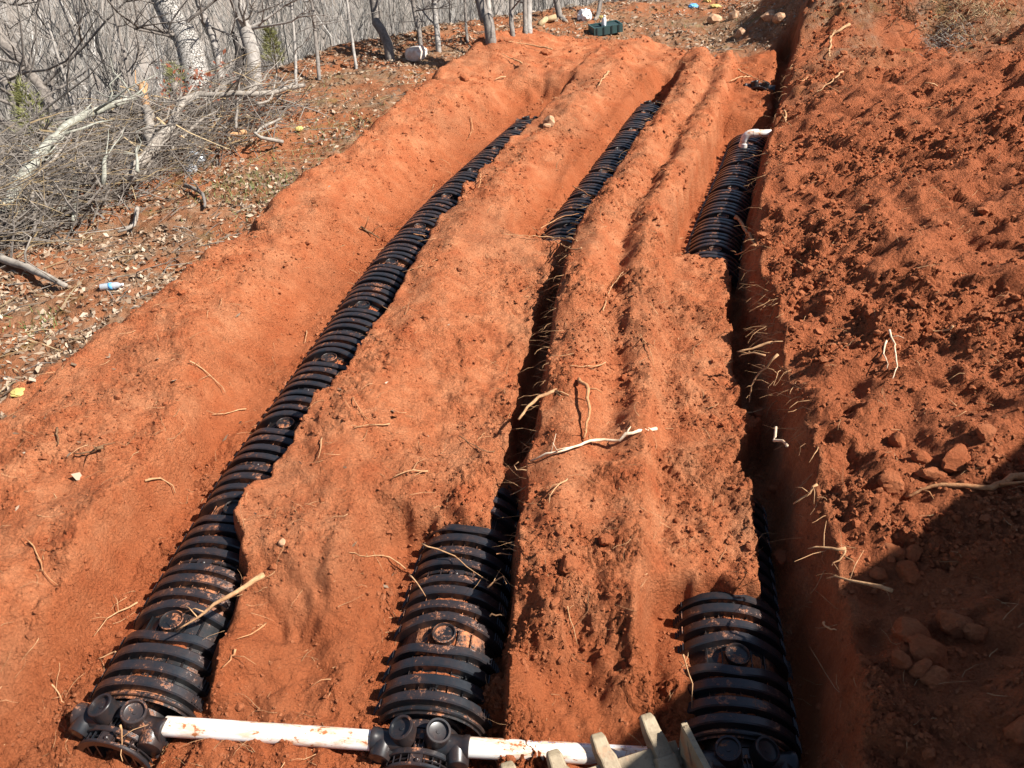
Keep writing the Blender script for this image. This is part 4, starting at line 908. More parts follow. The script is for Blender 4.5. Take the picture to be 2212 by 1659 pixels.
root([(1350, 500), (1200, 460), (1060, 440), (930, 420)], O3b, 0.013, 'long root lying half in shadow on the right bank edge', z=[0.93, 0.88, 0.84, 0.78], twigs=2)
root([(900, 710), (940, 745), (1000, 765)], O3b, 0.008, 'pale root tip in the shaded right wall', z=[0.70, 0.74, 0.78], twigs=0)
root([(0, 920), (40, 1030), (60, 1150), (65, 1270)], O3b, 0.006, 'thin root hanging down the ridge corner beside the shaded chamber', z=[0.50, 0.42, 0.36, 0.30], twigs=1)

# fine hair roots along the walls and on the dirt: too many to count
def fine_roots():
    mb = MB(); rr = random.Random(11)
    def strand(p, d, ln, r):
        Q = [Vector(p)]
        for k in range(4):
            d = (d+Vector((rr.uniform(-.5, .5), rr.uniform(-.5, .5), rr.uniform(-.45, .25)))).normalized(); Q.append(Q[-1]+d*ln/4)
        mb.tube(Q, [r, r*0.85, r*0.7, r*0.5, r*0.3], 3, False)
    for k in range(300):
        y_ = rr.choice([rr.uniform(2.2, 8), rr.gauss(4.9, 0.5), rr.gauss(5.6, 0.5), rr.uniform(8, 14)]); w = float(ext(W3, np.array([y_]))[0]); z_ = hz(w+0.09, y_)
        strand((w+0.05, y_, z_-rr.uniform(0.0, 0.25)), Vector((-1, rr.uniform(-1.3, 1.0), rr.uniform(-1.0, 0.4))), rr.uniform(0.05, 0.32), rr.uniform(0.0015, 0.0038))
    for k in range(170):
        y_ = rr.uniform(3.0, 8.2) if k < 120 else rr.uniform(9, 14); w = float(ext(W2, np.array([y_]))[0]); z_ = hz(w+0.05, y_)
        strand((w+0.03, y_, z_-rr.uniform(0, 0.18)), Vector((-1, rr.uniform(-0.6, 0.6), rr.uniform(-0.3, 0.2))), rr.uniform(0.06, 0.22), rr.uniform(0.0015, 0.0035))
    xs_, ys_ = fan(2600, -0.8, 0.75, 1.8, 16); lit_ = base_height(xs_, ys_)[1]; zs_ = height(xs_, ys_)
    for x_, y_, z_, q in zip(xs_, ys_, zs_, lit_):
        if q > 0.5: continue
        a = rr.uniform(0, 6.28); strand((x_, y_, z_+0.004), Vector((math.cos(a), math.sin(a), 0.35)), rr.uniform(0.03, 0.22)*(0.7+0.05*y_), rr.uniform(0.0010, 0.0026)*(0.7+0.06*y_))
    o = mb.build('fine_roots', m_root); tag(o, kind='stuff')
fine_roots()

# ------------------------------------------------------------------ larger clods and stones
def rock(name, u, v, r, label, m, cat, group=None, sq=0.75, jag=0.22, sub=2, sink=0.3, p=None):
    V, F = chunk(int(u*3+v), sub, 11, 0.03 if sub < 3 else 0.045) if jag < 0.3 else ico(sub, int(u*3+v), jag*0.5); p = hit(u, v) if p is None else p
    rr = random.Random(int(u+v)); a = rr.uniform(0, 6.28); S = np.array([rr.uniform(0.8, 1.25), rr.uniform(0.7, 1.0), sq])*r; V = V*S
    c, s_ = math.cos(a), math.sin(a); V = np.stack([V[:, 0]*c-V[:, 1]*s_, V[:, 0]*s_+V[:, 1]*c, V[:, 2]], 1)
    o = link(name, np_mesh(name, V, F, m, smooth=True)); o.data.set_sharp_from_angle(angle=R(22)); o.location = (p[0], p[1], p[2]+r*sq*(1-2*sink)*0.6)
    return tag(o, label, cat, group)
for (u, v, r, lab) in [(1213, 1372, 0, 0)][:0]: pass
CL = [(1225, 1232, .075, 'broad slab of dry clay on the ridge end above the bucket'), (1198, 1310, .04, 'round clay lump on the ridge beside the middle chamber'), (1306, 1180, .055, 'lone clay clod near the middle of the ridge end'),
      (1940, 950, .085, 'pointed clay clod standing on the right bank above the long root'), (1985, 1000, .07, 'clay clod just below the pointed one on the right bank'), (2060, 1005, .11, 'largest clay boulder near the right edge above the shadow'), (2010, 1030, .08, 'clay clod left of the largest boulder'), (1925, 1045, .09, 'dark clay clod in front of the pointed one'),
      (1905, 1055, .05, 'small clod left of the dark clay clod'), (2120, 955, .07, 'clay clod by the right edge over the largest boulder'), (1975, 1190, .075, 'sunlit clay clod at the edge of the big shadow'), (1937, 1180, .085, 'fat sunlit clod beside the shadow edge'), (1965, 1240, .08, 'clod half in sun at the shadow edge'), (1900, 1240, .05, 'small lit clod on the right wall edge'),
      (2060, 1340, .10, 'large shaded clod, upper one of a pair right of the shadow line'), (2110, 1350, .08, 'shaded clod right of the upper pair'), (1965, 1370, .10, 'wide shaded clod in the big shadow nearest the trench'), (2000, 1420, .105, 'large dark clod in the middle of the shadow'), (1985, 1460, .06, 'small shaded clod in front of the large dark one'), (2010, 1475, .075, 'round shaded clod below the large dark one'), (1940, 1440, .07, 'shaded clod close to the trench wall'),
      (2190, 1600, .08, 'reddish clod in the lower right corner'), (1690, 1215, .075, 'clay lump fallen in the gap behind the shaded chamber'), (1640, 905, .07, 'flat clay slab bridging the dark gap of the right trench'), (1672, 1062, .05, 'pale slab of clay lying in the bottom of the right trench'), (1060, 1010, .03, 'small clod on the covered middle trench'), (920, 690, .05, 'dark clod beside the covered middle trench'), (1165, 630, .05, 'round clod in the slump of the middle trench'), (960, 1260, .0, ''), (305, 985, .035, 'paired clods on the left spoil bank'), (200, 940, .04, 'flat clod at the upper left of the spoil bank'), (720, 205, .0, ''), (1003, 173, .10, 'round dark clod on the far left bank'), (1180, 115, .11, 'dark clod beside the far mound')]
for (u, v, r, lab) in CL:
    if r > 0: rock('clay_clod', u, v, r*0.82, lab, m_clod, 'clod', 'large clay clods', sq=0.8, jag=0.2, sub=3)
rock('stone', 1187, 270, .10, 'tan stone standing on the dirt between the left and middle rows', m_stone, 'stone', sink=0.05)
rock('stone', 1180, 278, .06, 'small stone at the foot of the tan one between the rows', m_stone, 'stone', sink=0.05)
rock('stone', 611, 1182, .028, 'round pink pebble on the ridge beside the left row', m_stone, 'stone', sink=0.0)
rock('stone', 900, 128, .24, 'pale boulder at the edge of the wood', m_pale_stone, 'boulder', sink=0.1, jag=0.34)
rock('stone', 990, 1371, .025, 'small pebble on the dirt near the white pipe', m_stone, 'stone')
for k, (u, v) in enumerate([(1585, 40), (1598, 78), (1660, 42), (1680, 48), (1545, 45)]):
    rock('stone', u, v, .16, ['tan flat stone in the litter behind the right trench', 'pale stone between litter and far dirt', 'orange stone by the burnt patch', 'orange stone right of the burnt patch', 'small tan stone in the litter near the wrappers'][k], m_stone, 'stone')

# ------------------------------------------------------------------ leaf litter, straw, twigs on the natural ground
def leaf_proto(seed):
    r = random.Random(seed); w = r.uniform(0.3, 0.55)
    V = np.array([(-1, 0, r.uniform(-.2, .3)), (-0.2, -w, r.uniform(-.2, .2)), (1, 0.1, r.uniform(0, .5)), (0.1, w, r.uniform(-.1, .4))]); return V, np.array([[0, 1, 2, 3]])
xa, ya = fan(110000, -0.85, -0.12, 3.0, 24); xb, yb = fan(60000, -0.3, 0.6, 15.5, 27); x = np.concatenate([xa, xb]); y = np.concatenate([ya, yb]); bz = base_height(x, y)
pl_ = sst(-0.15, 0.25, fbm(x*0.9, y*0.9, 3, 55)+0.25*np.exp(-np.abs(bz[4])))
keep = (rng.random(len(x)) < (sst(0.35, 0.9, bz[1])*(0.25+0.75*pl_)*0.75+0.002)) & (bz[4] < 5); x, y = x[keep], y[keep]
sc = (0.014+0.045*rng.random(len(x))**1.6)*(0.8+0.02*y); Pn = np.stack([x, y, height(x, y)+0.012], 1)
tag(link('leaf_litter', scatter_mesh('leaf_litter', [leaf_proto(k) for k in range(6)], Pn, sc, m_leaf, tint=rng.beta(1.6, 2.4, len(x)), squash=0.75)), kind='stuff')
def litter_sticks():
    rr = random.Random(5); mb = MB(); ms = MB(); xs_, ys_ = fan(3800, -0.85, 0.75, 3, 26); bz_ = base_height(xs_, ys_); zs_ = height(xs_, ys_)
    for k in range(len(xs_)):
        if bz_[1][k] < 0.7 or bz_[4][k] > 3: continue
        a = rr.gauss(0.5, 0.7); ln = rr.uniform(0.08, 0.55); d = Vector((math.cos(a), math.sin(a), rr.uniform(-0.05, 0.25))); p = Vector((xs_[k], ys_[k], zs_[k]+0.015))
        (mb if rr.random() < 0.6 else ms).tube([p-d*ln/2, p+Vector((rr.uniform(-.03, .03), rr.uniform(-.03, .03), rr.uniform(0, .03))), p+d*ln/2], [rr.uniform(0.002, 0.007)]*2+[0.002], 3, False)
    tag(mb.build('ground_twigs', m_twig), kind='stuff'); tag(ms.build('dry_straw', m_straw), kind='stuff')
litter_sticks()
def grass_patch():
    rr = random.Random(8); mb = MB()
    for (u, v, n_, s_) in [(590, 410, 500, 0.5), (500, 405, 260, 0.35), (640, 330, 260, 0.5), (210, 760, 120, .2), (90, 700, 90, 0.15), (345, 640, 60, .12), (760, 270, 200, 0.5), (400, 370, 60, .2), (1510, 60, 150, 0.6), (690, 190, 120, 0.6)]:
        c = hit(u, v)
        for k in range(n_):
            x_ = c[0]+rr.gauss(0, s_); y_ = c[1]+rr.gauss(0, s_)
            if base_height(np.array([x_]), np.array([y_]))[1][0] < 0.5: continue
            z_ = hz(x_, y_); a = rr.uniform(0, 6.28); w = 0.006; h = rr.uniform(0.03, 0.09)
            mb.add([(x_-w*math.cos(a), y_-w*math.sin(a), z_), (x_+w*math.cos(a), y_+w*math.sin(a), z_), (x_+rr.gauss(0, .03), y_+rr.gauss(0, .03), z_+h)], [(0, 1, 2)])
    tag(mb.build('grass', m_grass), kind='stuff')
grass_patch()

# ------------------------------------------------------------------ brush pile: big branches are things, the twig tangle is not countable
def grey_sticks():
    rr = random.Random(77)
    spots = [(40, 470, 'grey stick at the far left end of the brush pile, crossing the lichen branch'), (75, 440, 'grey stick over the middle of the left half of the brush pile'), (110, 480, 'stick at the near left foot of the brush pile'), (150, 430, 'stick crossing the middle of the lichen covered branch'), (200, 400, 'stick just right of the hanging grey branch in the pile'), (235, 370, 'stick between the lichen branch and the upright chunk'), (270, 380, 'stick leaning toward the left side of the upright chunk'), (320, 420, 'stick at the foot of the upright chunk'), (360, 380, 'stick right of the upright chunk, crossing the longest branch'), (400, 350, 'stick in front of the middle of the longest branch'), (440, 330, 'stick above the clear plastic under the pile'), (480, 300, 'stick just above the short tan log'), (530, 290, 'stick right of the short tan log'), (590, 270, 'rightmost loose stick of the brush pile'), (380, 300, 'stick behind the longest branch near the broken stub'), (300, 300, 'stick behind the far end of the lichen branch'), (220, 345, 'stick behind the right half of the lichen branch'), (130, 400, 'stick behind the middle of the lichen branch'), (60, 410, 'highest loose stick at the left end of the brush pile'), (250, 440, 'stick low in front of the pile between its two long branches'), (420, 310, 'stick behind the longest branch under the stout tree'), (500, 260, 'stick highest up at the right end of the pile')]
    for k, (u, v, w) in enumerate(spots):
        a = rr.gauss(-0.65, 0.55); ln = rr.uniform(45, 130); p0 = (u-ln/2*math.cos(a), v-ln/2*math.sin(a)); p1 = (u+ln/2*math.cos(a), v+ln/2*math.sin(a)); pm = (u+rr.uniform(-6, 6), v+rr.uniform(-6, 6))
        branch([p0, pm, p1], rr.uniform(0.014, 0.032), w, rr.choice([m_grey, m_grey, m_birch, m_twig]), [rr.uniform(0.1, 0.5), rr.uniform(0.3, 0.6), rr.uniform(0.2, 0.7)], name='brush_stick', twigs=rr.randint(3, 7))
def hit_near(u, v, lift):
    p = hit(u, v, lift)
    if np.linalg.norm(p-CAM) > 19: p = un(u, v, 0.0); p[2] = max(hz(p[0], p[1]), -0.3)+lift
    return p
def branch(Dpts, r, label, m, lift=0.2, name='fallen_branch', twigs=6, taper=0.5):
    rr = random.Random(int(Dpts[0][0])); P = [Vector(hit_near(u, v, lift if not hasattr(lift, '__len__') else lift[k])) for k, (u, v) in enumerate(Dpts)]
    L = sum((a-b_).length for a, b_ in zip(P, P[1:])); n_ = max(8, int(L/0.16)); Q = resample(P, n_, r*0.35, rr); base = Q[0].copy(); mb = MB()
    rad = [r*(1-(1-taper)*i/(n_-1))*rr.uniform(0.9, 1.1) for i in range(n_)]; mb.tube([q-base for q in Q], rad, 9)
    for k in range(twigs):
        i = rr.randrange(1, n_-1); d = ((Q[i+1]-Q[i]).normalized()+Vector((rr.uniform(-1, 1), rr.uniform(-1, 1), rr.uniform(-0.2, 0.9)))).normalized(); ln = rr.uniform(0.3, 1.0); q = Q[i]-base
        mb.tube([q, q+d*ln*0.4, q+d*ln*0.75+Vector((rr.uniform(-.1, .1), rr.uniform(-.1, .1), rr.uniform(-.1, .05))), q+d*ln], [rad[i]*0.4, rad[i]*0.3, rad[i]*0.2, rad[i]*0.1], 5)
    o = mb.build(name, m); o.location = base; return tag(o, label, 'branch', 'branches in the brush pile')
branch([(37, 510), (90, 455), (133, 413), (187, 370), (247, 333), (330, 287)], 0.075, 'long pale lichen covered branch across the brush pile', m_birch, [0.35, 0.5, 0.6, 0.65, 0.65, 0.6], twigs=14)
branch([(290, 430), (337, 393), (387, 347), (430, 297), (500, 283), (583, 263), (663, 230)], 0.07, 'longest grey branch running along the front of the brush pile', m_grey, [0.25, 0.4, 0.5, 0.6, 0.55, 0.45, 0.35], twigs=13)
branch([(333, 392), (343, 357), (343, 325)], 0.085, 'short upright chunk of bare branch in the middle of the brush pile', m_grey, [0.05, 0.35, 0.6], twigs=1, taper=0.85)
branch([(473, 313), (500, 313), (537, 308)], 0.05, 'short tan log on the near side of the brush pile', m_root, 0.15, twigs=0, taper=0.8)
branch([(520, 277), (548, 255), (573, 230)], 0.045, 'straight grey branch slanting over the longest one', m_grey, 0.4, twigs=2)
branch([(0, 566), (60, 592), (143, 630)], 0.05, 'bleached branch lying at the left edge below the brush pile', m_grey, 0.06, twigs=2)
branch([(165, 395), (172, 440), (168, 500)], 0.04, 'thin grey branch hanging down the front of the brush pile', m_birch, 0.15, twigs=3)
branch([(300, 460), (292, 500), (258, 515)], 0.03, 'forked grey branch at the foot of the brush pile', m_grey, 0.08, twigs=4)
branch([(325, 310), (331, 275), (329, 262)], 0.075, 'broken stub standing up behind the brush pile', m_root, [0.1, 0.4, 0.6], twigs=1, taper=0.9)
branch([(360, 290), (363, 315), (368, 340)], 0.03, 'slim bleached branch between the two long ones', m_grey, 0.4, twigs=2)
branch([(50, 500), (70, 460), (95, 440)], 0.06, 'thick leaning log at the left end of the brush pile', m_root, 0.1, twigs=1, taper=0.8)
branch([(405, 415), (440, 430), (445, 460)], 0.028, 'dark crooked branch at the edge of the red dirt', m_trunkdark, 0.08, twigs=3)
branch([(612, 320), (560, 335), (610, 290)], 0.03, 'bowed branch at the right end of the brush pile', m_grey, [0.1, 0.3, 0.25], twigs=3)
grey_sticks()
def brush():
    rr = random.Random(21); mb = MB(); md = MB(); ml = MB()
    lines = [((20, 470), (330, 280), 950, 26), ((60, 520), (300, 420), 420, 16), ((300, 400), (640, 240), 620, 22), ((400, 260), (560, 210), 260, 12), ((-40, 420), (150, 350), 420, 28), ((-60, 560), (120, 520), 200, 22), ((240, 330), (420, 300), 300, 22)]
    for (a, b_, n_, w) in lines:
        for k in range(n_):
            t = rr.random(); u = a[0]+(b_[0]-a[0])*t+rr.gauss(0, w); v = a[1]+(b_[1]-a[1])*t+rr.gauss(0, w)
            q = un(u, v, 0.0); x_, y_ = float(q[0]), float(q[1])
            if not -14 < x_ < -2.2: continue
            z0 = float(base_height(np.array([x_]), np.array([y_]))[0][0]); p = Vector((x_, y_, z0+abs(rr.gauss(0, 0.30))))
            an = math.atan2(2.6, 2.0)+rr.gauss(0, 0.75); ln = rr.uniform(0.25, 1.3); d = Vector((math.cos(an), math.sin(an), rr.gauss(0.05, 0.28))).normalized(); r = 0.0035+0.013*rr.random()**3
            Q = [p-d*ln/2]
            for j in range(4):
                d = (d+Vector((rr.gauss(0, .18), rr.gauss(0, .18), rr.gauss(0, .14)))).normalized(); Q.append(Q[-1]+d*ln/4)
            (mb if rr.random() < 0.68 else (md if rr.random() < 0.5 else ml)).tube(Q, [r, r*0.85, r*0.7, r*0.5, r*0.3], 3, False)
            if rr.random() < 0.4:
                e = (d+Vector((rr.gauss(0, .7), rr.gauss(0, .7), rr.gauss(0.2, .4)))).normalized(); mb.tube([Q[2], Q[2]+e*ln*0.25, Q[2]+e*ln*0.4], [r*0.5, r*0.4, r*0.2], 3, False)
    tag(mb.build('brush_twigs', m_twig), kind='stuff'); tag(md.build('dark_brush_twigs', m_trunkdark), kind='stuff'); tag(ml.build('straw_brush', m_straw), kind='stuff')
brush()
def leaf_clump(name, u, v, n_, s_, m, label, lift=0.25, cat='shrub', size=0.05):
    c = hit_near(u, v, 0.0); rr = random.Random(int(u)); V = []; F = []
    mb = MB()
    for k in range(n_):
        p = Vector((rr.gauss(0, s_), rr.gauss(0, s_), abs(rr.gauss(lift, s_*0.8)))); d1 = Vector((rr.gauss(0, 1), rr.gauss(0, 1), rr.gauss(0, 1))).normalized(); d2 = d1.orthogonal()
        s2 = size*rr.uniform(0.5, 1.2); mb.add([p-d1*s2, p+d2*s2*0.35, p+d1*s2, p-d2*s2*0.35], [(0, 1, 2, 3)])
    r = empty(name, c, label, cat); tag(mb.build('foliage', m, r), kind='stuff')
    st = MB()
    for k in range(6): st.tube([(0, 0, -0.05), (rr.gauss(0, s_*0.5), rr.gauss(0, s_*0.5), lift*0.6), (rr.gauss(0, s_), rr.gauss(0, s_), lift*1.3)], [0.01, 0.007, 0.003], 4)
    tag(st.build('stem', m_twig, r), kind='stuff'); return r
leaf_clump('withered_shrub', 440, 245, 420, 0.32, m_redleaf, 'rust coloured dead foliage at the foot of the big plated trunk')

# ------------------------------------------------------------------ trees at the edge of the wood
def tree(Dbase, Dtop, rb, rt, label, m, H=None, name='bare_tree', group='bare trees at the edge of the wood', nb=14, bend=(), ext_h=5.0, seed=None, base=None, twig=1.0, sides=10, crownm=None):
    rr = random.Random(seed if seed is not None else int(Dbase[0]*3+Dbase[1]))
    B = Vector(hit(*Dbase)) if base is None else Vector(base)
    if (B-Vector(CAM)).length > (17 if Dbase[0] < 700 else 24): B = Vector(un(Dbase[0], Dbase[1], -0.45)); B = B if (B-Vector(CAM)).length < 16.5 else Vector(CAM+ray(*Dbase)*(15.5/np.linalg.norm(ray(*Dbase))))
    gz = hz(B.x, B.y); deep = max(0.3, B.z-gz+0.3)
    dist = (B-Vector(CAM)).dot(Vector(FW))
    def at_depth(u, v, dd): d = ray(u, v); return Vector(CAM+d*(dd/float(d @ FW)))
    mids = [at_depth(u, v, dist+q) for u, v, q in bend]; T = at_depth(Dtop[0], Dtop[1], dist+0.3)
    pts = [B-Vector((0, 0, deep)), B]+mids+[T]
    d = (T-pts[-2]).normalized(); up = T+ (d*0.6+Vector((0, 0, 0.5))).normalized()*ext_h
    rb, rt = (rb*0.78, rt*0.78) if Dbase[0] > 700 else (rb, rt); root_ = empty(name, B, label, 'tree', group); n_ = 22
    Q = resample(pts+[up], n_, rb*0.12, rr); rad = []
    k_t = len(pts)-1; rb = rb*1.0
    for i in range(n_):
        t = i/(n_-1); rad.append(rb*(1-t)**0.8*(1-0.0)+rt*0.15 if rt is None else max(0.012, rb+(rt-rb)*min(1, t*1.5) if t < 0.66 else rt*(1-(t-0.66)/0.34*0.85)))
    mb = MB(); mb.tube([q-B for q in Q], rad, sides); mb.build('trunk', m, root_)
    cr = MB()
    def br(p, d, ln, r, lvl):
        n2 = 5 if lvl < 2 else 4; Qb = [p]; dd = d
        for j in range(n2):
            dd = (dd+Vector((rr.gauss(0, .16), rr.gauss(0, .16), rr.gauss(0.05, .12)))).normalized(); Qb.append(Qb[-1]+dd*ln/n2)
        cr.tube(Qb, [r*(1-0.8*j/n2) for j in range(n2+1)], 5 if lvl == 0 else 3, False)
        if lvl < 3 and r > 0.002:
            for k in range(rr.randint(2, 4) if lvl == 0 else rr.randint(1, 3)):
                j = rr.randint(1, n2-1); e = (dd+Vector((rr.gauss(0, .75), rr.gauss(0, .75), rr.gauss(0.1, .5)))).normalized(); br(Qb[j], e, ln*rr.uniform(0.4, 0.7), r*0.55, lvl+1)
    for k in range(nb):
        i = rr.randrange(int(n_*0.22), n_-1); a = rr.uniform(0, 6.28); e = Vector((math.cos(a), math.sin(a), rr.uniform(0.0, 0.9))).normalized()
        br(Q[i]-B, e, rr.uniform(0.8, 2.4)*twig, min(rad[i]*0.4, 0.035), 0)
    cr.build('crown', crownm or m, root_); return root_
tree((432, 225), (352, -10), 0.24, 0.19, 'stout leaning tree with plated grey bark behind the brush pile', m_oak, bend=[(425, 160, 0.1), (398, 80, 0.2)], nb=12, twig=1.1, sides=16, crownm=m_trunkdark)
tree((552, 195), (512, -10), 0.15, 0.10, 'grey trunk behind the charred snag, right of the stout plated tree', m_trunkpale, bend=[(548, 140, .1), (533, 70, .2)], nb=14)
tree((482, 200), (425, -10), 0.075, 0.06, 'slim pale tree close to the right of the stout plated one', m_trunkpale, bend=[(472, 130, .1), (452, 60, .2)], nb=10)
def snag():
    B = Vector(hit(524, 192)); dist = (B-Vector(CAM)).dot(Vector(FW)); rr = random.Random(4)
    def ad(u, v): d = ray(u, v); return Vector(CAM+d*(dist/float(d @ FW)))
    P = [B-Vector((0, 0, 0.3)), B, ad(518, 150), ad(516, 115), ad(508, 90), ad(503, 68)]; Q = resample(P, 16, 0.015, rr); r = empty('charred_snag', B, 'charred black broken snag standing between the grey trunks', 'dead tree')
    MB().tube([q-B for q in Q], [0.10, 0.10, 0.095, 0.09, 0.085, 0.08, 0.085, 0.08, 0.085, 0.08, 0.075, 0.06, 0.055, 0.05, 0.04, 0.015], 9).build('trunk', m_char, r)
    a = ad(518, 130)-B; b_ = ad(528, 110)-B; c = ad(532, 98)-B; MB().tube([a, b_, c], [0.06, 0.05, 0.02], 7).build('stub', m_char, r)
snag()
tree((135, 275), (-10, 70), 0.115, 0.085, 'dark leaning tree at the upper left with forked top', m_trunkdark, bend=[(100, 215, .1), (60, 150, .2)], nb=22, twig=1.2, ext_h=3)
tree((60, 330), (-25, 130), 0.095, 0.07, 'dark thin tree at the left edge leaning toward the first', m_trunkdark, bend=[(40, 240, .1), (20, 190, .2)], nb=16, twig=1.1, ext_h=2)
tree((10, 400), (-30, 250), 0.08, 0.05, 'short dark trunk cut by the left edge', m_trunkdark, bend=[(5, 340, .1)], nb=4, ext_h=2)
tree((175, 290), (140, 170), 0.035, 0.025, 'thin white stem standing right of the dark leaning tree', m_trunkpale, nb=8, ext_h=2)
tree((842, 130), (805, -10), 0.13, 0.10, 'dark crooked tree behind the pale boulder', m_trunkdark, bend=[(835, 80, .1), (815, 50, .1)], nb=9)
tree((910, 118), (890, -10), 0.06, 0.05, 'slim straight tree right of the pale boulder', m_trunkdark, bend=[(905, 60, .1)], nb=14)
tree((948, 112), (937, -10), 0.075, 0.06, 'pale straight tree halfway between the boulder and the far mound', m_trunkpale, bend=[(943, 60, .1)], nb=14)
tree((1060, 90), (1035, -10), 0.13, 0.10, 'forked dark trunk behind the far mound', m_trunkdark, bend=[(1055, 40, .1)], nb=10)
tree((1066, 88), (1052, -10), 0.07, 0.06, 'grey trunk right beside the forked one', m_trunkpale, bend=[(1060, 40, .1)], nb=10)
tree((1108, 78), (1105, -10), 0.065, 0.05, 'crooked thin trunk right of the far mound', m_trunkdark, bend=[(1104, 45, .1)], nb=8)
tree((1143, 70), (1143, -10), 0.085, 0.075, 'straight grey trunk above the cut log', m_trunkpale, nb=10)
tree((1136, 72), (1133, -10), 0.06, 0.05, 'dark trunk touching the straight grey one on its left', m_trunkdark, nb=8)
tree((1220, 45), (1200, -10), 0.10, 0.08, 'dark leaning trunk left of the white bag', m_trunkdark, nb=10)
tree((1285, 42), (1300, -10), 0.07, 0.05, 'thin dark tree right of the white bag', m_trunkdark, nb=12)
tree((1010, 92), (1003, -10), 0.04, 0.035, 'sapling between the pale straight tree and the forked trunk', m_trunkdark, nb=10)
tree((770, 150), (748, -10), 0.04, 0.03, 'slender sapling left of the crooked dark tree', m_trunkpale, nb=14)
tree((690, 172), (672, -10), 0.04, 0.03, 'slender sapling right of the grey trunk behind the snag', m_trunkdark, nb=14)
tree((640, 185), (630, 20), 0.03, 0.025, 'thinnest sapling behind the heap of stones', m_trunkpale, nb=12)
tree((300, 265), (255, 60), 0.035, 0.025, 'thin leaning sapling left of the stout plated tree', m_trunkdark, nb=14, ext_h=2)

def pine(u, v, h, label, n_=260):
    c = hit_near(u, v, 0.0); rr = random.Random(int(u+v)); r = empty('pine_sapling', c, label, 'young pine', 'young pines in the wood')
    MB().tube([(0, 0, -0.1), (0.03, 0, h*0.5), (0, 0.02, h)], [0.02, 0.014, 0.006], 5).build('trunk', m_twig, r); mb = MB()
    for k in range(n_):
        t = rr.uniform(0.25, 1.0); a = rr.uniform(0, 6.28); rad = (1.08-t)*h*0.33*rr.random()**0.5; p = Vector((math.cos(a)*rad, math.sin(a)*rad, h*t)); d = Vector((math.cos(a)*0.7, math.sin(a)*0.7, rr.uniform(0.0, 0.9))).normalized()*rr.uniform(0.08, 0.16); s2 = d.orthogonal().normalized()*0.006
        for q in range(3):
            e = d+Vector((rr.gauss(0, .04), rr.gauss(0, .04), rr.gauss(0, .04))); mb.add([p-s2, p+s2, p+e], [(0, 1, 2)])
    tag(mb.build('needles', m_needle, r), kind='stuff')
pine(92, 315, 1.0, 'yellow green young pine near the left edge above the brush pile'); pine(1052, 62, 1.9, 'yellow green young pine beside the forked trunk', 330)
pine(598, 160, 0.8, 'small yellowish pine right of the snag'); pine(395, 228, 0.7, 'small yellow green pine at the left foot of the plated tree', 150)

# ------------------------------------------------------------------ the wood beyond: one mass
def bare_proto(seed, h=1.0, dense=1.0):
    rr = random.Random(seed); mb = MB()
    def br(p, d, ln, r, lvl, n2):
        Qb = [p]
        for j in range(n2):
            d = (d+Vector((rr.gauss(0, .09+.05*lvl), rr.gauss(0, .09+.05*lvl), rr.gauss(0.04, .06)))).normalized(); Qb.append(Qb[-1]+d*ln/n2)
        mb.tube(Qb, [r*(1-0.85*j/n2) for j in range(n2+1)], 3, False)
        if lvl < 2:
            for k in range(rr.randint(8, 11) if lvl == 0 else rr.randint(1, 3)):
                j = rr.randint(max(1, n2//4), n2-1) if lvl == 0 else rr.randint(1, n2-1) if n2 > 1 else 0; a = rr.uniform(0, 6.28); e = (d*0.8+Vector((math.cos(a)*0.6, math.sin(a)*0.6, rr.uniform(0.0, 0.5)))).normalized(); br(Qb[j], e, ln*rr.uniform(0.25, 0.48), r*0.45, lvl+1, 2 if lvl == 0 else 1)
    br(Vector((0, 0, -0.03)), Vector((rr.gauss(0, .06), rr.gauss(0, .06), 1)).normalized(), 1.03, 0.0055, 0, 4)
    V = np.array(mb.v); F = [f for f in mb.f if len(f) == 4]; return V, np.array(F)
def forest():
    pr = [bare_proto(k) for k in range(12)]
    Pn = []; sc = []
    tries = 0
    while len(Pn) < 3300 and tries < 60:
        tries += 1; dd = np.exp(rng.uniform(np.log(13), np.log(170), 1500)); az = rng.uniform(R(-52), R(34), 1500)
        x_ = dd*np.sin(az); y_ = dd*np.cos(az); D_ = base_height(x_, y_)[4]; ok = (D_ > np.where(x_ < -5, 4.0, 1.0)) & (y_ > 3)
        x_, y_, D_ = x_[ok], y_[ok], D_[ok]; z_ = height(x_, y_)
        s_ = rng.uniform(2.6, 7.0, len(x_))*np.where(D_ < 6, 0.5, 1.0)*np.where(D_ > 40, 1.25, 1.0)
        for a in zip(x_, y_, z_, s_): Pn.append(a[:3]); sc.append(a[3])
    Pn = np.array(Pn); sc = np.array(sc); n_ = len(Pn); t = rng.beta(2, 2.2, n_); Vs, Fs, Ts = [], [], []; off = 0; which = rng.integers(len(pr), size=n_)
    for k, (V, F) in enumerate(pr):
        ids = np.where(which == k)[0]; a = rng.uniform(0, 6.28, len(ids)); c, s_ = np.cos(a), np.sin(a); th = rng.uniform(0.75, 1.5, len(ids))
        W = np.stack([(V[None, :, 0]*c[:, None]-V[None, :, 1]*s_[:, None]), (V[None, :, 0]*s_[:, None]+V[None, :, 1]*c[:, None]), np.repeat(V[None, :, 2], len(ids), 0)], 2)*sc[ids][:, None, None]+Pn[ids][:, None, :]
        Vs.append(W.reshape(-1, 3)); Fs.append((F[None]+(np.arange(len(ids))*len(V))[:, None, None]+off).reshape(-1, 4)); Ts.append(np.repeat(t[ids], len(V))); off += len(ids)*len(V)
    tag(link('far_wood', np_mesh('far_wood', np.concatenate(Vs), np.concatenate(Fs), m_far, np.concatenate(Ts))), kind='stuff')
forest()

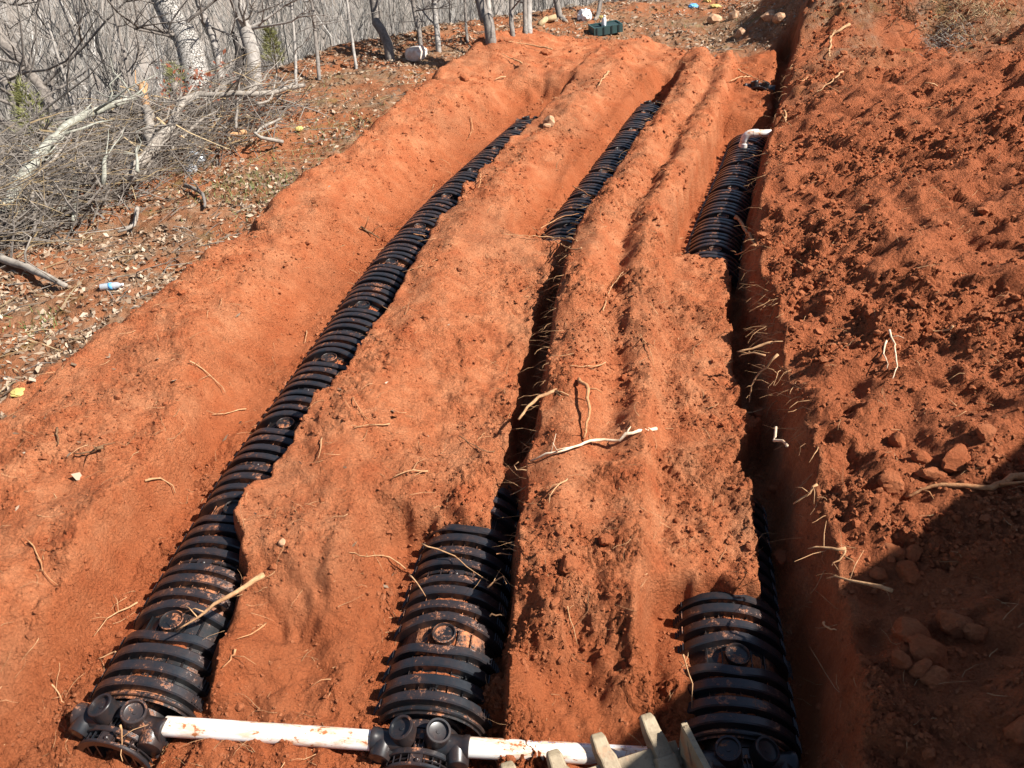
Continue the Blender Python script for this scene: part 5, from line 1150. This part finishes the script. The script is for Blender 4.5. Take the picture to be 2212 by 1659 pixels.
# ------------------------------------------------------------------ litter people left, the teal box, logs
def wrap_plane(name, u, v, size, m, label, cat='litter', crumple=0.35, lift=0.0, z=0.5, sub=3):
    return rock(name, u, v, size, label, m, cat, sq=z, jag=crumple, sub=sub, sink=0.1)
wrap_plane('plastic_bag', 1262, 44, 0.22, m_white, 'white plastic bag crumpled at the edge of the wood', z=0.75)
wrap_plane('wrapper', 1497, 16, 0.13, m_blue, 'blue wrapper in the far litter'); wrap_plane('wrapper', 1527, 5, 0.12, m_yellow, 'yellow wrapper, tall one beside the blue')
wrap_plane('wrapper', 1545, 17, 0.15, m_yellow, 'yellow wrapper lying flat right of the blue one', z=0.25); wrap_plane('wrapper', 1300, 42, 0.09, m_yellow, 'small yellow scrap between the white bag and the teal box')
wrap_plane('wrapper', 647, 284, 0.07, m_yellow, 'yellow scrap at the right end of the brush pile'); wrap_plane('wrapper', 40, 850, 0.06, m_yellow, 'yellow leaf scrap at the left picture edge', z=0.3)
wrap_plane('plastic_sheet', 425, 350, 0.16, m_clear, 'clear crumpled plastic under the brush pile', z=0.6); wrap_plane('plastic_sheet', 415, 372, 0.10, m_clear, 'smaller clear plastic scrap below the other', z=0.6)
def bottle():
    c = hit(243, 629, 0.03); r = empty('water_bottle', c, 'clear water bottle with blue label lying at the dirt edge', 'bottle', rotz=R(20))
    MB().lathe([(0.0, -0.10), (0.030, -0.10), (0.034, -0.09), (0.034, 0.05), (0.030, 0.07), (0.013, 0.095), (0.013, 0.105)], (0, 0, 0.012), (1, 0, 0), 16).build('body', m_clear, r)
    MB().lathe([(0.0352, -0.02), (0.0352, 0.015)], (0, 0, 0.012), (1, 0, 0), 16).build('label_band', m_blue, r)
    MB().lathe([(0.015, 0.10), (0.015, 0.12)], (0, 0, 0.012), (1, 0, 0), 12).build('cap', m_white, r)
bottle()
def teal_box():
    c = hit(1308, 70, 0.0); r = empty('plastic_tray', c, 'teal plastic tray box on the leaf litter beyond the far trenches', 'tray', rotz=R(18)); r.rotation_euler = (0, R(-6), R(18))
    L, W_, H_ = 0.66, 0.42, 0.17; sh = MB(); t = 0.025
    sh.box((0, 0, t/2), (L, W_, t))
    for sx in (-1, 1): sh.box((sx*(L/2-t/2), 0, H_/2+t/2), (t, W_, H_-t))
    for sy in (-1, 1): sh.box((0, sy*(W_/2-t/2), H_/2+t/2), (L-2*t, t, H_-t))
    sh.build('shell', m_teal, r)
    dv = MB(); dv.box((-0.06, 0, H_/2+t/2), (0.03, W_-2*t, H_-t-0.01)); dv.build('divider', m_tealdark, r)
    ld = MB(); ld.box((0.15, 0, H_-0.05), (0.32, W_-0.08, 0.05)); ld.box((-0.2, 0, H_-0.06), (0.2, W_-0.08, 0.05)); ld.build('compartment', m_tealdark, r)
    for x_ in (-0.26, -0.1, 0.08, 0.24): MB().box((x_, -W_/2-0.006, H_/2), (0.03, 0.012, H_)).build('rib', m_tealdark, r)
    q = hit(1314, 66); bo = empty('white_bottle', (c[0]-0.05, c[1]-0.02, c[2]+0.05), 'white bottle standing in the teal tray', 'bottle')
    MB().lathe([(0.0, 0), (0.048, 0), (0.05, 0.02), (0.05, 0.19), (0.035, 0.23), (0.022, 0.24)], (0, 0, 0.02), (0, 0, 1), 16).build('body', m_white, bo)
    MB().lathe([(0.024, 0.24), (0.024, 0.28)], (0, 0, 0.02), (0, 0, 1), 12).build('cap', m_white, bo)
teal_box()
def cut_log(u, v, label, ang):
    c = hit(u, v, 0.09); o = MB(); o.lathe([(0.0, -0.17), (0.06, -0.17), (0.065, 0), (0.06, 0.17), (0.0, 0.17)], (0, 0, 0), (math.cos(ang), math.sin(ang), 0.25), 10); b_ = o.build('cut_log', m_straw); b_.location = c; tag(b_, label, 'log', 'cut logs at the wood edge')
cut_log(1172, 57, 'short cut log leaning at the wood edge, left one', 1.1); cut_log(1186, 50, 'short cut log at the wood edge, right and higher one', 0.3)
def stump():
    c = hit(398, 245); r = empty('broken_stump', c, 'grey broken stump left of the rust coloured foliage', 'stump')
    MB().tube([(0, 0, -0.2), (0.0, 0, 0.2), (-0.05, 0, 0.5)], [0.10, 0.09, 0.06], 8).build('trunk', m_grey, r)
stump()
def grass_clump(u, v, label, n_=150, s_=0.3, m=None):
    c = hit(u, v); rr = random.Random(int(u)); r = empty('dry_grass_clump', c, label, 'grass clump', 'dry grass clumps on the right heap'); mb = MB()
    for k in range(n_):
        p = Vector((rr.gauss(0, s_), rr.gauss(0, s_), 0)); p.z = hz(c[0]+p.x, c[1]+p.y)-c[2]; d = Vector((rr.gauss(-0.4, .5), rr.gauss(-0.2, .5), rr.uniform(0.1, .7))).normalized()*rr.uniform(0.1, 0.35)
        mb.tube([p, p+d*0.6+Vector((0, 0, 0.03)), p+d+Vector((0, 0, -0.05))], [0.006, 0.005, 0.002], 3, False)
    tag(mb.build('blades', m or m_straw, r), kind='stuff')
grass_clump(2090, 55, 'tuft of dry straw on the brown heap at the upper right'); grass_clump(2050, 95, 'lower tuft of dry straw on the brown heap', 130, 0.28, m_grey); grass_clump(2140, 30, 'dry tuft nearest the upper right corner', 110)
grass_clump(1950, 22, 'dark root clump on the top of the brown heap', 120, 0.22, m_root_dark)
